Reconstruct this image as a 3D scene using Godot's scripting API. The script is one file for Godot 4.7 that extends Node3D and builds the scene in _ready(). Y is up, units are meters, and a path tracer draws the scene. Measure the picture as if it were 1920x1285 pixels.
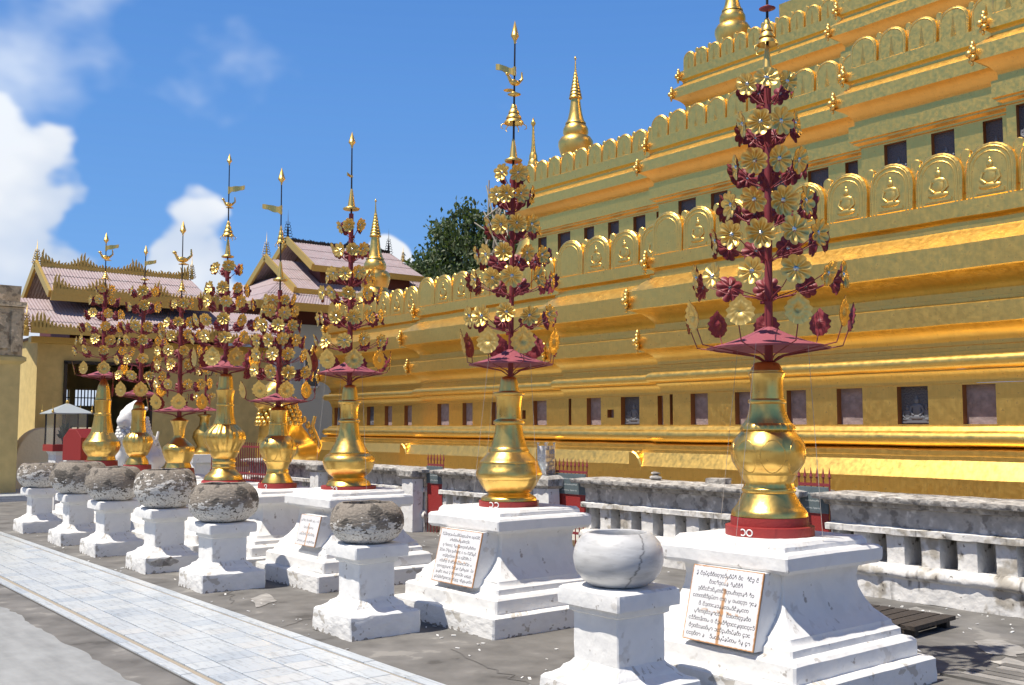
extends Node3D
# World: y up, metres. The row of flower trees runs along x, the pagoda front faces +z, the camera stands at x = z = 0.

const FOCAL := 1928.0
const EYE := Vector3(0, 1.6, 0)
const YAW := 0.90059
const PITCH := 0.08151
var FW: Vector3
var RT: Vector3
var UPV: Vector3
var M := {}
var used := {}
var rng := RandomNumberGenerator.new()
var nz := FastNoiseLite.new()

# ---------- pixels of the photograph to points ----------
func ray(px: float, py: float) -> Vector3:
	return FW + RT * ((px - 960.0) / FOCAL) - UPV * ((py - 642.5) / FOCAL)
func on_z(px: float, py: float, z: float) -> Vector3:
	var d := ray(px, py)
	return EYE + d * (z / d.z)
func on_x(px: float, py: float, x: float) -> Vector3:
	var d := ray(px, py)
	return EYE + d * (x / d.x)
func depth_of(p: Vector3) -> float:
	return (p - EYE).dot(FW)

# ---------- mesh building ----------
class MB:
	var st := SurfaceTool.new()
	var xf := Transform3D.IDENTITY
	var wob := 0.0
	var wf := 4.0
	var uvh := 1.0
	var nz: FastNoiseLite
	func _init():
		st.begin(Mesh.PRIMITIVE_TRIANGLES)
	func v(p: Vector3, uv := Vector2.ZERO):
		p = xf * p
		if wob > 0.0:
			var q := p * wf * 100.0
			p += Vector3(nz.get_noise_3d(q.x, q.y, q.z), 0.6 * nz.get_noise_3d(q.x + 900.0, q.y, q.z), nz.get_noise_3d(q.x, q.y + 700.0, q.z)) * wob
		st.set_uv(uv)
		st.add_vertex(p)
	func tri(a: Vector3, b: Vector3, c: Vector3, g := -1, ua := Vector2.ZERO, ub := Vector2.ZERO, uc := Vector2.ZERO):
		st.set_smooth_group(g)
		v(a, ua); v(b, ub); v(c, uc)
	func quad(a: Vector3, b: Vector3, c: Vector3, d: Vector3, g := -1, ua := Vector2.ZERO, ub := Vector2.ZERO, uc := Vector2.ZERO, ud := Vector2.ZERO):
		tri(a, b, c, g, ua, ub, uc)
		tri(a, c, d, g, ua, uc, ud)
	func box(c: Vector3, s: Vector3, turn := 0.0):
		var h := s * 0.5
		var keep := xf
		xf = xf * Transform3D(Basis(Vector3.UP, turn), c)
		var p := []
		for k in 8:
			p.append(Vector3(h.x if k & 1 else -h.x, h.y if k & 2 else -h.y, h.z if k & 4 else -h.z))
		for f in [[4, 6, 7, 5], [1, 3, 2, 0], [0, 2, 6, 4], [5, 7, 3, 1], [6, 2, 3, 7], [0, 4, 5, 1]]:
			quad(p[f[0]], p[f[1]], p[f[2]], p[f[3]])
		xf = keep
	# profile sections of (outward, height) swept along a path of (x, z); outward is to the right of the way walked
	func sweep(sections: Array, path: Array, closed := false, cap := false, half := 0.0):
		var n := path.size()
		var mit := []
		for i in n:
			var a: Vector2 = path[(i - 1 + n) % n]
			var b: Vector2 = path[i]
			var c: Vector2 = path[(i + 1) % n]
			var d1 := (b - a).normalized()
			var d2 := (c - b).normalized()
			if not closed and i == 0: d1 = d2
			if not closed and i == n - 1: d2 = d1
			var n1 := Vector2(d1.y, -d1.x)
			var n2 := Vector2(d2.y, -d2.x)
			mit.append((n1 + n2) / maxf(0.2, 1.0 + n1.dot(n2)) if half <= 0.0 else b / half)
		var along := 0.0
		var run := 0
		for i in (n if closed else n - 1):
			if i > 0 and ((path[(i + 1) % n] as Vector2) - path[i]).normalized().dot(((path[i] as Vector2) - path[i - 1]).normalized()) < 0.9: run += 1
			var j := (i + 1) % n
			var len: float = path[i].distance_to(path[j])
			for s in sections.size():
				var sec: Array = sections[s]
				for k in sec.size() - 1:
					var a: Vector2 = path[i] + mit[i] * sec[k].x
					var b: Vector2 = path[j] + mit[j] * sec[k].x
					var c: Vector2 = path[j] + mit[j] * sec[k + 1].x
					var d: Vector2 = path[i] + mit[i] * sec[k + 1].x
					quad(Vector3(a.x, sec[k].y, a.y), Vector3(b.x, sec[k].y, b.y), Vector3(c.x, sec[k + 1].y, c.y), Vector3(d.x, sec[k + 1].y, d.y), 1 + s * 400 + run,
						Vector2(along, -sec[k].y), Vector2(along + len, -sec[k].y), Vector2(along + len, -sec[k + 1].y), Vector2(along, -sec[k + 1].y))
			along += len
		if cap:
			var l: Vector2 = sections[-1][-1]
			var mid := Vector3.ZERO
			var top := []
			for i in n:
				var t: Vector2 = path[i] + mit[i] * l.x
				top.append(Vector3(t.x, l.y, t.y))
				mid += top[i] / n
			for i in n:
				tri(mid, top[i], top[(i + 1) % n])
	# profile sections of (radius, height) turned round y; rib(angle, section) may change the radius
	func lathe(sections: Array, segs := 32, rib = null):
		for s in sections.size():
			var sec: Array = sections[s]
			for k in sec.size() - 1:
				for i in segs:
					var t0 := TAU * i / segs
					var t1 := TAU * (i + 1) / segs
					if i == segs - 1: t1 = 0.0
					var f0 := 1.0
					var f1 := 1.0
					if rib != null:
						f0 = rib.call(t0, s)
						f1 = rib.call(t1, s)
					var e0 := Vector3(cos(t0), 0, sin(t0))
					var e1 := Vector3(cos(t1), 0, sin(t1))
					var u0 := float(i) / segs
					var u1 := float(i + 1) / segs
					var a: Vector3 = e0 * sec[k].x * f0 + Vector3(0, sec[k].y, 0)
					var b: Vector3 = e1 * sec[k].x * f1 + Vector3(0, sec[k].y, 0)
					var c: Vector3 = e1 * sec[k + 1].x * f1 + Vector3(0, sec[k + 1].y, 0)
					var d: Vector3 = e0 * sec[k + 1].x * f0 + Vector3(0, sec[k + 1].y, 0)
					if sec[k].x > 1e-5:
						tri(b, a, d, s + 1, Vector2(u1, 1.0 - sec[k].y / uvh), Vector2(u0, 1.0 - sec[k].y / uvh), Vector2(u0, 1.0 - sec[k + 1].y / uvh))
					if sec[k + 1].x > 1e-5:
						tri(b, d, c, s + 1, Vector2(u1, 1.0 - sec[k].y / uvh), Vector2(u0, 1.0 - sec[k + 1].y / uvh), Vector2(u1, 1.0 - sec[k + 1].y / uvh))
	func tube(pts: Array, r0: float, r1 := -1.0, sides := 6):
		if r1 < 0.0: r1 = r0
		var n := pts.size()
		var rings := []
		var up := Vector3.UP
		for i in n:
			var d: Vector3 = ((pts[mini(i + 1, n - 1)] as Vector3) - (pts[maxi(i - 1, 0)] as Vector3)).normalized()
			if absf(d.dot(up)) > 0.95: up = Vector3.RIGHT if absf(d.x) < 0.9 else Vector3.UP
			var s := d.cross(up).normalized()
			var t := s.cross(d).normalized()
			up = t
			var r := lerpf(r0, r1, float(i) / maxf(1.0, n - 1))
			var ring := []
			for k in sides:
				ring.append((pts[i] as Vector3) + (s * cos(TAU * k / sides) + t * sin(TAU * k / sides)) * r)
			rings.append(ring)
		for i in n - 1:
			for k in sides:
				var k2 := (k + 1) % sides
				quad(rings[i][k], rings[i][k2], rings[i + 1][k2], rings[i + 1][k], 1)
		for e in [0, n - 1]:
			for k in sides - 2:
				tri(rings[e][0], rings[e][k + 1], rings[e][k + 2])
	func ball(c: Vector3, r: Vector3, a := 10, b := 6):
		var keep := xf
		xf = xf * Transform3D(Basis.from_scale(r), c)
		var pr := []
		for k in b + 1:
			pr.append(Vector2(sin(PI * k / b), -cos(PI * k / b)))
		pr[0].x = 0.0
		pr[b].x = 0.0
		lathe([pr], a)
		xf = keep
	# a flat outline (x, y) given depth along z, front face at +z, its rim bevelled
	func slab(outline: Array, depth: float, bevel := 0.0):
		var n := outline.size()
		var mid := Vector2.ZERO
		for p in outline: mid += p / n
		var inner := []
		for i in n:
			var a: Vector2 = outline[(i - 1 + n) % n]
			var c: Vector2 = outline[(i + 1) % n]
			var t := (c - a).normalized()
			inner.append(outline[i] + Vector2(-t.y, t.x) * bevel * (1.0 if (Vector2(-t.y, t.x)).dot(mid - outline[i]) > 0 else -1.0))
		for i in n:
			var j := (i + 1) % n
			var o0 := Vector3(outline[i].x, outline[i].y, 0)
			var o1 := Vector3(outline[j].x, outline[j].y, 0)
			var f := Vector3(0, 0, depth - bevel)
			var i0 := Vector3(inner[i].x, inner[i].y, depth)
			var i1 := Vector3(inner[j].x, inner[j].y, depth)
			quad(o0, o0 + f, o1 + f, o1)
			if bevel > 0.0: quad(o0 + f, i0, i1, o1 + f)
		var poly := PackedVector2Array(inner)
		var ids := Geometry2D.triangulate_polygon(poly)
		for k in range(0, ids.size(), 3):
			for z in [depth, 0.0]:
				tri(Vector3(poly[ids[k]].x, poly[ids[k]].y, z), Vector3(poly[ids[k + 1]].x, poly[ids[k + 1]].y, z), Vector3(poly[ids[k + 2]].x, poly[ids[k + 2]].y, z))
	func done(mat: Material, onto: ArrayMesh = null) -> ArrayMesh:
		st.generate_normals()
		st.set_material(mat)
		return st.commit(onto)

func mb(at := Vector3.ZERO, wob := 0.0, wf := 4.0) -> MB:
	var m := MB.new()
	m.xf = Transform3D(Basis(), at)
	m.wob = wob
	m.wf = wf
	m.nz = nz
	return m

# ---------- objects ----------
func numbered(called: String) -> String:
	var k: int = used.get(called, 0)
	used[called] = k + 1
	return called if k == 0 else "%s_%03d" % [called, k]
func tag(o: Node, label: String, category: String, group := "", kind := "") -> Node:
	if label != "": o.set_meta("label", label)
	if category != "": o.set_meta("category", category)
	if group != "": o.set_meta("group", group)
	if kind != "": o.set_meta("kind", kind)
	return o
func thing(called: String, label: String, category: String, at: Vector3, group := "", turn := 0.0) -> Node3D:
	var o := Node3D.new()
	o.name = numbered(called)
	add_child(o)
	o.position = at
	o.rotation.y = turn
	tag(o, label, category, group)
	return o
func put(called: String, mesh: Mesh, parent: Node, xf := Transform3D.IDENTITY) -> MeshInstance3D:
	var o := MeshInstance3D.new()
	o.mesh = mesh
	o.name = called
	if parent == self: o.name = numbered(called)
	parent.add_child(o, true)
	o.transform = xf
	return o
func structure(called: String, mesh: Mesh) -> MeshInstance3D:
	var o := put(called, mesh, self)
	o.set_meta("kind", "structure")
	return o

# ---------- textures and materials ----------
func s8(lin: float) -> int:
	return clampi(int(255.0 * (12.92 * lin if lin < 0.0031308 else 1.055 * pow(lin, 1.0 / 2.4) - 0.055)), 0, 255)
func grey(seed_: int, freq: float, size: int, oct := 4, kind := FastNoiseLite.TYPE_SIMPLEX_SMOOTH) -> PackedByteArray:
	var n := FastNoiseLite.new()
	n.seed = seed_
	n.frequency = freq
	n.noise_type = kind
	n.fractal_octaves = oct
	var im := n.get_seamless_image(size, size)
	im.convert(Image.FORMAT_L8)
	return im.get_data()
func tex_of(size: int, fill: Callable, height := -1) -> ImageTexture:
	var h := size if height < 0 else height
	var data := PackedByteArray()
	data.resize(size * h * 3)
	var k := 0
	for y in h:
		for x in size:
			var c: Vector3 = fill.call(x, y, y * size + x)
			data[k] = s8(c.x)
			data[k + 1] = s8(c.y)
			data[k + 2] = s8(c.z)
			k += 3
	return ImageTexture.create_from_image(Image.create_from_data(size, h, false, Image.FORMAT_RGB8, data))
func raw_tex(size: int, g: PackedByteArray) -> ImageTexture:
	return ImageTexture.create_from_image(Image.create_from_data(size, size, false, Image.FORMAT_L8, g))
func mat(called: String, lin: Color, rough: float, metal := 0.0, tex: Texture2D = null, per_metre := 1.0, relief: Texture2D = null, relief_cm := 0.0, world := true) -> StandardMaterial3D:
	var m := StandardMaterial3D.new()
	m.resource_name = called
	m.albedo_color = lin.linear_to_srgb()
	m.roughness = rough
	m.metallic = metal
	m.cull_mode = BaseMaterial3D.CULL_DISABLED
	if tex: m.albedo_texture = tex
	if relief:
		m.heightmap_enabled = true
		m.heightmap_texture = relief
		m.heightmap_scale = relief_cm
	if tex or relief:
		if world:
			m.uv1_triplanar = true
			m.uv1_world_triplanar = true
			m.uv1_triplanar_sharpness = 4.0
			m.uv1_scale = Vector3.ONE * per_metre
	M[called] = m
	return m

func make_materials():
	var fine := grey(3, 0.03, 512, 5)
	var coarse := grey(5, 0.008, 512, 4)
	var mid := grey(7, 0.016, 512, 5)
	var cell := grey(9, 0.05, 512, 3, FastNoiseLite.TYPE_CELLULAR)
	var t_fine := raw_tex(512, fine)
	var t_mid := raw_tex(512, mid)
	# whitewash: lime white with thin grey wash-outs, small bare chips and a few rusty runs
	var wt := tex_of(512, func(x: int, y: int, i: int):
		var f := fine[i] / 255.0
		var c := coarse[i] / 255.0
		var m := mid[i] / 255.0
		var b := 0.77 - 0.04 * smoothstep(0.55, 0.8, m) + 0.05 * (f - 0.5)
		var col := Vector3(b, b, b * 0.985)
		col = col.lerp(Vector3(0.52, 0.49, 0.45), 0.55 * smoothstep(0.70, 0.80, c) * smoothstep(0.50, 0.62, f))
		col = col.lerp(Vector3(0.30, 0.27, 0.24), 0.8 * smoothstep(0.76, 0.80, f) * smoothstep(0.56, 0.66, m))
		return col)
	mat("whitewash", Color.WHITE, 0.85, 0.0, wt, 0.55, t_fine, 0.5)
	# the same wash low on feet and steps, with splashed grime, peeled flakes and earth stuck along the bottom edge (u along, v height)
	var ft := tex_of(1024, func(x: int, y: int, i: int):
		var f := fine[y * 512 + x % 512] / 255.0
		var m := mid[y * 512 + (x / 2) % 512] / 255.0
		var c := coarse[y * 512 + (x / 2) % 512] / 255.0
		var hgt := 1.0 - y / 512.0
		var b := 0.77 - 0.04 * smoothstep(0.55, 0.8, m) + 0.05 * (f - 0.5)
		var col := Vector3(b, b, b * 0.985)
		var lump := smoothstep(0.50, 0.56, f * 0.55 + m * 0.45 - hgt * 5.5 + 0.10)
		col = col.lerp(Vector3(0.17, 0.15, 0.13) * (0.5 + f), 0.85 * lump * smoothstep(0.42, 0.5, c))
		var flake := smoothstep(0.60, 0.63, m * 0.5 + f * 0.5) * smoothstep(0.48, 0.52, c)
		col = col.lerp(Vector3(0.46, 0.43, 0.38), 0.8 * flake)
		return col, 512)
	var fm := mat("whitewash_foot", Color.WHITE, 0.85, 0.0, ft, 1.0, t_fine, 0.5, false)
	fm.uv1_scale = Vector3(0.5, 1, 1)
	# old whitewash on the balustrade: grey lichen, soot streaks, bare mortar
	var streak := grey(21, 0.02, 512, 4)
	var ow := tex_of(512, func(x: int, y: int, i: int):
		var f := fine[i] / 255.0
		var c := coarse[i] / 255.0
		var s := streak[((y / 7) % 512) * 512 + (x * 2) % 512] / 255.0
		var col := Vector3(0.72, 0.71, 0.69) * (0.9 + 0.2 * f)
		col = col.lerp(Vector3(0.40, 0.37, 0.32), smoothstep(0.52, 0.72, c * 0.6 + f * 0.4))
		col = col.lerp(Vector3(0.10, 0.09, 0.08), 0.75 * smoothstep(0.62, 0.8, s) * smoothstep(0.4, 0.62, c))
		col = col.lerp(Vector3(0.08, 0.07, 0.06), 0.8 * smoothstep(0.78, 0.84, f))
		return col)
	mat("old_whitewash", Color.WHITE, 0.9, 0.0, ow, 0.42, t_fine, 1.0)
	var lich := tex_of(512, func(x: int, y: int, i: int):
		var f := fine[i] / 255.0
		var c := coarse[i] / 255.0
		var m := mid[i] / 255.0
		var col := Vector3(0.42, 0.40, 0.37) * (0.75 + 0.5 * f)
		col = col.lerp(Vector3(0.12, 0.11, 0.10), 0.7 * smoothstep(0.5, 0.66, m * 0.6 + f * 0.4))
		col = col.lerp(Vector3(0.66, 0.64, 0.60), 0.8 * smoothstep(0.58, 0.68, c * 0.5 + (1.0 - m) * 0.5) * smoothstep(0.4, 0.6, f))
		return col)
	mat("shade_grey_plaster", Color(1.25, 1.25, 1.25), 0.92, 0.0, lich, 0.5, t_fine, 1.0)  # lichen grey that also carries the shade below the coping
	mat("carved_plaster", Color(1.3, 1.1, 0.78), 0.92, 0.0, lich, 0.45, t_fine, 1.2)
	mat("lichen_stone", Color.WHITE, 0.92, 0.0, lich, 0.7, t_fine, 1.2)
	# floor concrete: dusty grey with patches, trowel sweeps, stains
	var gt := tex_of(512, func(x: int, y: int, i: int):
		var f := fine[i] / 255.0
		var c := coarse[i] / 255.0
		var m := mid[i] / 255.0
		var b := 0.150 + 0.075 * (c - 0.5) + 0.07 * (m - 0.5) + 0.04 * (f - 0.5)
		var col := Vector3(b, b * 0.965, b * 0.915)
		col = col.lerp(Vector3(0.27, 0.26, 0.24), 0.7 * smoothstep(0.68, 0.78, m) * smoothstep(0.5, 0.7, c))
		col = col.lerp(Vector3(0.065, 0.06, 0.055), 0.6 * smoothstep(0.30, 0.20, m) * smoothstep(0.5, 0.3, c))
		return col)
	mat("concrete", Color.WHITE, 0.88, 0.0, gt, 0.28, t_mid, 1.0)
	var pt := tex_of(512, func(x: int, y: int, i: int):
		var f := fine[i] / 255.0
		var s := streak[((y * 2) % 512) * 512 + (x / 3) % 512] / 255.0
		var c := coarse[i] / 255.0
		var b := 0.29 + 0.09 * (s - 0.5) + 0.04 * (f - 0.5) + 0.06 * (c - 0.5)
		return Vector3(b * 0.95, b * 0.985, b))
	mat("pale_concrete", Color.WHITE, 0.85, 0.0, pt, 0.3, t_fine, 0.5)
	# marble tiles: white with blue-grey bands
	var mt := tex_of(512, func(x: int, y: int, i: int):
		var s := streak[((y * 3) % 512) * 512 + (x / 4 + mid[i] / 6) % 512] / 255.0
		var f := fine[i] / 255.0
		var b := 0.60 - 0.17 * smoothstep(0.5, 0.85, s) + 0.04 * (f - 0.5)
		return Vector3(b * 0.93, b * 0.97, b))
	for k in 4:
		mat("marble_tile_%d" % k, [Color(0.97, 1.0, 1.02), Color(0.90, 0.94, 0.98), Color(1.0, 1.0, 0.99), Color(0.80, 0.86, 0.93)][k], 0.3, 0.0, mt, 0.9)
	mat("worn_concrete", Color(1.9, 1.9, 1.9), 0.88, 0.0, gt, 0.6, t_mid, 0.8)
	mat("tan_line", Color(0.34, 0.295, 0.23), 0.8)
	mat("mortar", Color(0.12, 0.115, 0.11), 0.9)
	# gold leaf: squares of leaf a little different in tone, worn through in specks
	var gl := tex_of(512, func(x: int, y: int, i: int):
		var f := fine[i] / 255.0
		var q := ((x / 32) * 7919 + (y / 32) * 104729 + (x / 32) * (y / 32) * 31) % 97
		var b := 0.95 + 0.06 * (q / 97.0 - 0.5) + 0.05 * (f - 0.5)
		if x % 64 == 0 or y % 64 == 1: b *= 0.93
		var col := Vector3(0.91, 0.60, 0.165) * b * (1.0 + 0.07 * (streak[((y / 9) % 512) * 512 + (x * 3) % 512] / 255.0 - 0.5))
		col = col.lerp(Vector3(0.42, 0.24, 0.10), 0.5 * smoothstep(0.76, 0.84, f))
		return col)
	var gr_ := tex_of(512, func(x: int, y: int, i: int):
		var r := 0.80 + 0.30 * (fine[i] / 255.0 - 0.5) + 0.25 * (mid[i] / 255.0 - 0.5)
		return Vector3(r, r, r) * r)
	var g := mat("gold_leaf", Color.WHITE, 0.47, 1.0, gl, 0.9, t_fine, 0.035)
	g.roughness_texture = gr_
	g.roughness_texture_channel = BaseMaterial3D.TEXTURE_CHANNEL_RED
	mat("gold_vase", Color.WHITE, 0.40, 1.0, gl, 1.3, t_mid, 0.14)
	M["gold_vase"].roughness_texture = gr_
	M["gold_vase"].roughness_texture_channel = BaseMaterial3D.TEXTURE_CHANNEL_RED
	M["gold_vase"].uv1_scale = Vector3.ONE * 1.3
	mat("gold_sheet", Color(0.82, 0.555, 0.17), 0.42, 1.0)
	mat("gold_trim", Color(0.72, 0.76, 0.8), 0.5, 0.6, gl, 1.5)
	mat("red_paint", Color(0.30, 0.028, 0.025), 0.55, 0.0, null, 2.0, t_fine, 0.2)
	mat("maroon_paint", Color(0.24, 0.035, 0.042), 0.5)
	mat("canopy_paint", Color(0.31, 0.075, 0.095), 0.6, 0.0, null, 2.0, t_mid, 0.4)
	mat("dark_iron", Color(0.03, 0.025, 0.025), 0.5, 0.4)
	mat("rust_edge", Color(0.30, 0.13, 0.04), 0.6, 0.3)
	mat("glass_bead", Color(0.6, 0.62, 0.6), 0.15, 1.0)
	mat("silver", Color(0.9, 0.9, 0.9), 0.18, 1.0, null, 6.0, raw_tex(512, cell), 3.0)
	mat("pink_cement", Color.WHITE, 0.9, 0.0, tex_of(256, func(x: int, y: int, i: int):
		var f := fine[y * 512 + x] / 255.0
		return Vector3(0.31, 0.245, 0.235) * (0.75 + 0.5 * f)), 1.2, t_fine, 0.5)
	mat("glazed_plaque", Color(0.10, 0.105, 0.12), 0.45, 0.0, null, 4.0, t_mid, 1.0)
	mat("glazed_figure", Color(0.15, 0.16, 0.18), 0.5)
	mat("white_digit", Color(0.8, 0.8, 0.78), 0.7)
	mat("dark_wood", Color(0.045, 0.036, 0.03), 0.75, 0.0, null, 3.0, t_mid, 0.6)
	mat("grey_board", Color(0.13, 0.17, 0.19), 0.6)
	mat("yellow_wall", Color.WHITE, 0.85, 0.0, tex_of(256, func(x: int, y: int, i: int):
		var f := fine[y * 512 + x] / 255.0
		var c := coarse[y * 1024 + x * 2] / 255.0
		return Vector3(0.66, 0.51, 0.21) * (0.85 + 0.2 * f + 0.15 * (c - 0.5))), 0.4, t_fine, 0.4)
	mat("cream_wall", Color(0.80, 0.70, 0.48), 0.85, 0.0, null, 0.6, t_fine, 0.5)
	mat("pale_wall", Color(0.50, 0.52, 0.48), 0.85, 0.0, null, 0.6, t_fine, 0.5)
	mat("roof_sheet", Color.WHITE, 0.6, 0.0, tex_of(256, func(x: int, y: int, i: int):
		var f := fine[y * 512 + x] / 255.0
		var c := mid[y * 1024 + x * 2] / 255.0
		var col := Vector3(0.36, 0.28, 0.285) * (0.85 + 0.3 * f)
		return col.lerp(Vector3(0.38, 0.33, 0.34), 0.7 * smoothstep(0.5, 0.75, c))), 0.35)
	mat("dark_red_wall", Color(0.12, 0.03, 0.025), 0.7)
	mat("timber", Color(0.16, 0.10, 0.06), 0.8)  # dark brown; on the gables it also stands in for recess shade
	mat("window_glass", Color(0.10, 0.12, 0.13), 0.1)
	mat("sheet_iron", Color(0.42, 0.46, 0.46), 0.45, 0.3)
	mat("bark", Color(0.10, 0.075, 0.055), 0.9, 0.0, null, 2.0, t_mid, 2.0)
	for k in 3:
		var lm := mat("leaf_%d" % k, [Color(0.045, 0.075, 0.028), Color(0.065, 0.10, 0.035), Color(0.085, 0.105, 0.045)][k], 0.6)
		lm.backlight_enabled = true
		lm.backlight = Color(0.25, 0.32, 0.1)
	mat("bamboo", Color(0.36, 0.32, 0.25), 0.7)
	mat("green_leaf", Color(0.02, 0.07, 0.04), 0.5)
	mat("cloth_red", Color(0.35, 0.05, 0.04), 0.8)
	mat("string", Color(0.45, 0.42, 0.38), 0.8)
	var pane := mat("window_pane", Color(0.75, 0.8, 0.8), 0.05)
	pane.transparency = BaseMaterial3D.TRANSPARENCY_ALPHA
	pane.albedo_color.a = 0.12
	# bowls: marble, and stone under flaking limewash (u round the bowl, v up it)
	var mb_t := tex_of(512, func(x: int, y: int, i: int):
		var f := fine[i] / 255.0
		var c := coarse[i] / 255.0
		var b := 0.56 + 0.16 * (c - 0.5) + 0.05 * (f - 0.5)
		var d := absf((x + 256) % 512 - 256 - (2.0 + 46.0 * y / 512.0) - 10.0 * (mid[i] / 255.0 - 0.5))
		b *= 1.0 - 0.62 * exp(-d * d / 5.0) * smoothstep(0.25, 0.55, f + 0.2)
		b *= 1.0 - 0.12 * smoothstep(0.55, 0.75, mid[i] / 255.0)
		return Vector3(b * 0.985, b * 0.985, b * 0.975))
	var bm := mat("marble_bowl", Color.WHITE, 0.38, 0.0, mb_t, 1.0, null, 0.0, false)
	bm.uv1_scale = Vector3(1, 0.96, 1)
	for k in 3:
		var sd := k * 137
		var bt := tex_of(1024, func(x: int, y: int, i: int):
			var f := fine[y * 512 + (x + sd) % 512] / 255.0
			var c := coarse[(y / 2) * 512 + (x / 2 + sd) % 512] / 255.0
			var m := mid[y * 512 + (x / 2 + sd) % 512] / 255.0
			var st := Vector3(0.235, 0.205, 0.17) * (0.75 + 0.5 * f)
			st = st.lerp(Vector3(0.05, 0.045, 0.04), 0.75 * smoothstep(0.58, 0.70, c))
			var lime := Vector3(0.60, 0.58, 0.54) * (0.85 + 0.3 * f)
			var t: float = (y / 512.0 - [0.60, 0.52, 0.36][k]) * [3.6, 3.4, 1.6][k] + (m - 0.5) * 1.9 + (f - 0.5) * 0.9
			var col := st.lerp(lime, smoothstep(0.0, 0.22, t) * smoothstep(0.28, 0.40, f + 0.35 * (m - 0.3)))
			return col.lerp(lime, 0.8 * smoothstep(0.83, 0.86, f)), 512)
		var b2 := mat("stone_bowl_%d" % k, Color.WHITE, 0.9, 0.0, bt, 1.0, t_fine, 0.6, false)
		b2.uv1_scale = Vector3(2, 0.98, 1)

# ---------- sky ----------
func cloud_at(d: Vector3, n1: FastNoiseLite, n2: FastNoiseLite) -> Color:
	var el := rad_to_deg(asin(clampf(d.y, -1, 1)))
	var az := rad_to_deg(atan2(-d.x, -d.z))
	var e := maxf(el, 0.0)
	var lo := Vector3(0.24, 0.50, 0.88)
	var hi := Vector3(0.10, 0.27, 0.66)
	var sky := hi.lerp(lo, pow(1.0 - clampf(e / 26.0, 0, 1), 1.8)).lerp(Vector3(0.020, 0.075, 0.27), smoothstep(16.0, 60.0, e))
	var p := d * 100.0
	var f := n1.get_noise_3d(p.x * 5, p.y * 8, p.z * 5)
	var g := n2.get_noise_3d(p.x * 14, p.y * 18, p.z * 14)
	# heaped clouds near the horizon: a few in view, others all the way round
	var heap := -1.4
	for b in [[75.6, 8.6, 5.8, 8.4], [69.4, 8.6, 3.4, 4.8], [70.0, 4.0, 10.0, 5.6], [58.6, 8.2, 1.6, 2.2], [64.0, 4.6, 5.5, 4.2], [80.0, 10.5, 7.0, 6.5]]:
		var dx: float = (az - b[0]) / b[2]
		var dy: float = (el - b[1]) / b[3]
		heap = maxf(heap, 0.75 - (dx * dx + dy * dy))
	var ring := n1.get_noise_3d(p.x * 1.1 + 300.0, 0.0, p.z * 1.1)
	if az > 92.0 or az < -8.0:
		heap = maxf(heap, ring * 2.2 + 0.15 - absf(el - 7.0) / 8.0)
	var k := smoothstep(0.0, 0.16, heap * 0.8 + 1.1 * f + 0.55 * g)
	var lit := clampf(0.66 + 1.1 * f + 0.9 * g + 0.03 * (el - 6.0), 0.2, 1.0)
	var cl := Vector3(0.42, 0.54, 0.74).lerp(Vector3(0.83, 0.86, 0.90), lit)
	var out := sky.lerp(cl, k * 0.96)
	# thin high veils
	var veil := -1.0
	for b in [[76.0, 19.0, 7.0, 6.0], [68.4, 18.6, 4.2, 3.8], [79.0, 17.0, 5.0, 6.5]]:
		var dx: float = (az - b[0]) / b[2]
		var dy: float = (el - b[1]) / b[3]
		veil = maxf(veil, 0.8 - (dx * dx + dy * dy))
	if az > 92.0 or az < -8.0:
		veil = maxf(veil, n2.get_noise_3d(p.x * 1.5, p.y * 1.5 + 70.0, p.z * 1.5) * 1.6 - 0.1)
	var kv := smoothstep(0.05, 1.2, veil * 0.7 + 1.7 * f + 0.8 * g) * 0.75
	out = out.lerp(Vector3(0.80, 0.87, 0.96), kv)
	return Color(s8(out.x) / 255.0, s8(out.y) / 255.0, s8(out.z) / 255.0)
func make_sky() -> PanoramaSkyMaterial:
	var n1 := FastNoiseLite.new()
	n1.seed = 11
	n1.frequency = 0.004
	n1.fractal_octaves = 6
	n1.fractal_gain = 0.55
	var n2 := FastNoiseLite.new()
	n2.seed = 12
	n2.frequency = 0.004
	n2.fractal_octaves = 4
	var im := Image.create(768, 384, false, Image.FORMAT_RGB8)
	for y in 384:
		var v := (y + 0.5) / 384.0 * PI
		for x in 768:
			var u := (x + 0.5) / 768.0 * TAU
			if y > 196:
				im.set_pixel(x, y, Color(0.62, 0.70, 0.78))
			else:
				im.set_pixel(x, y, cloud_at(Vector3(sin(u) * sin(v), cos(v), -cos(u) * sin(v)), n1, n2))
	im.resize(4096, 2048, Image.INTERPOLATE_CUBIC)
	for y in range(700, 1024):
		var v := (y + 0.5) / 2048.0 * PI
		for x in range(3090, 3860):
			var u := (x + 0.5) / 4096.0 * TAU
			im.set_pixel(x, y, cloud_at(Vector3(sin(u) * sin(v), cos(v), -cos(u) * sin(v)), n1, n2))
	var s := PanoramaSkyMaterial.new()
	s.panorama = ImageTexture.create_from_image(im)
	return s

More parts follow.
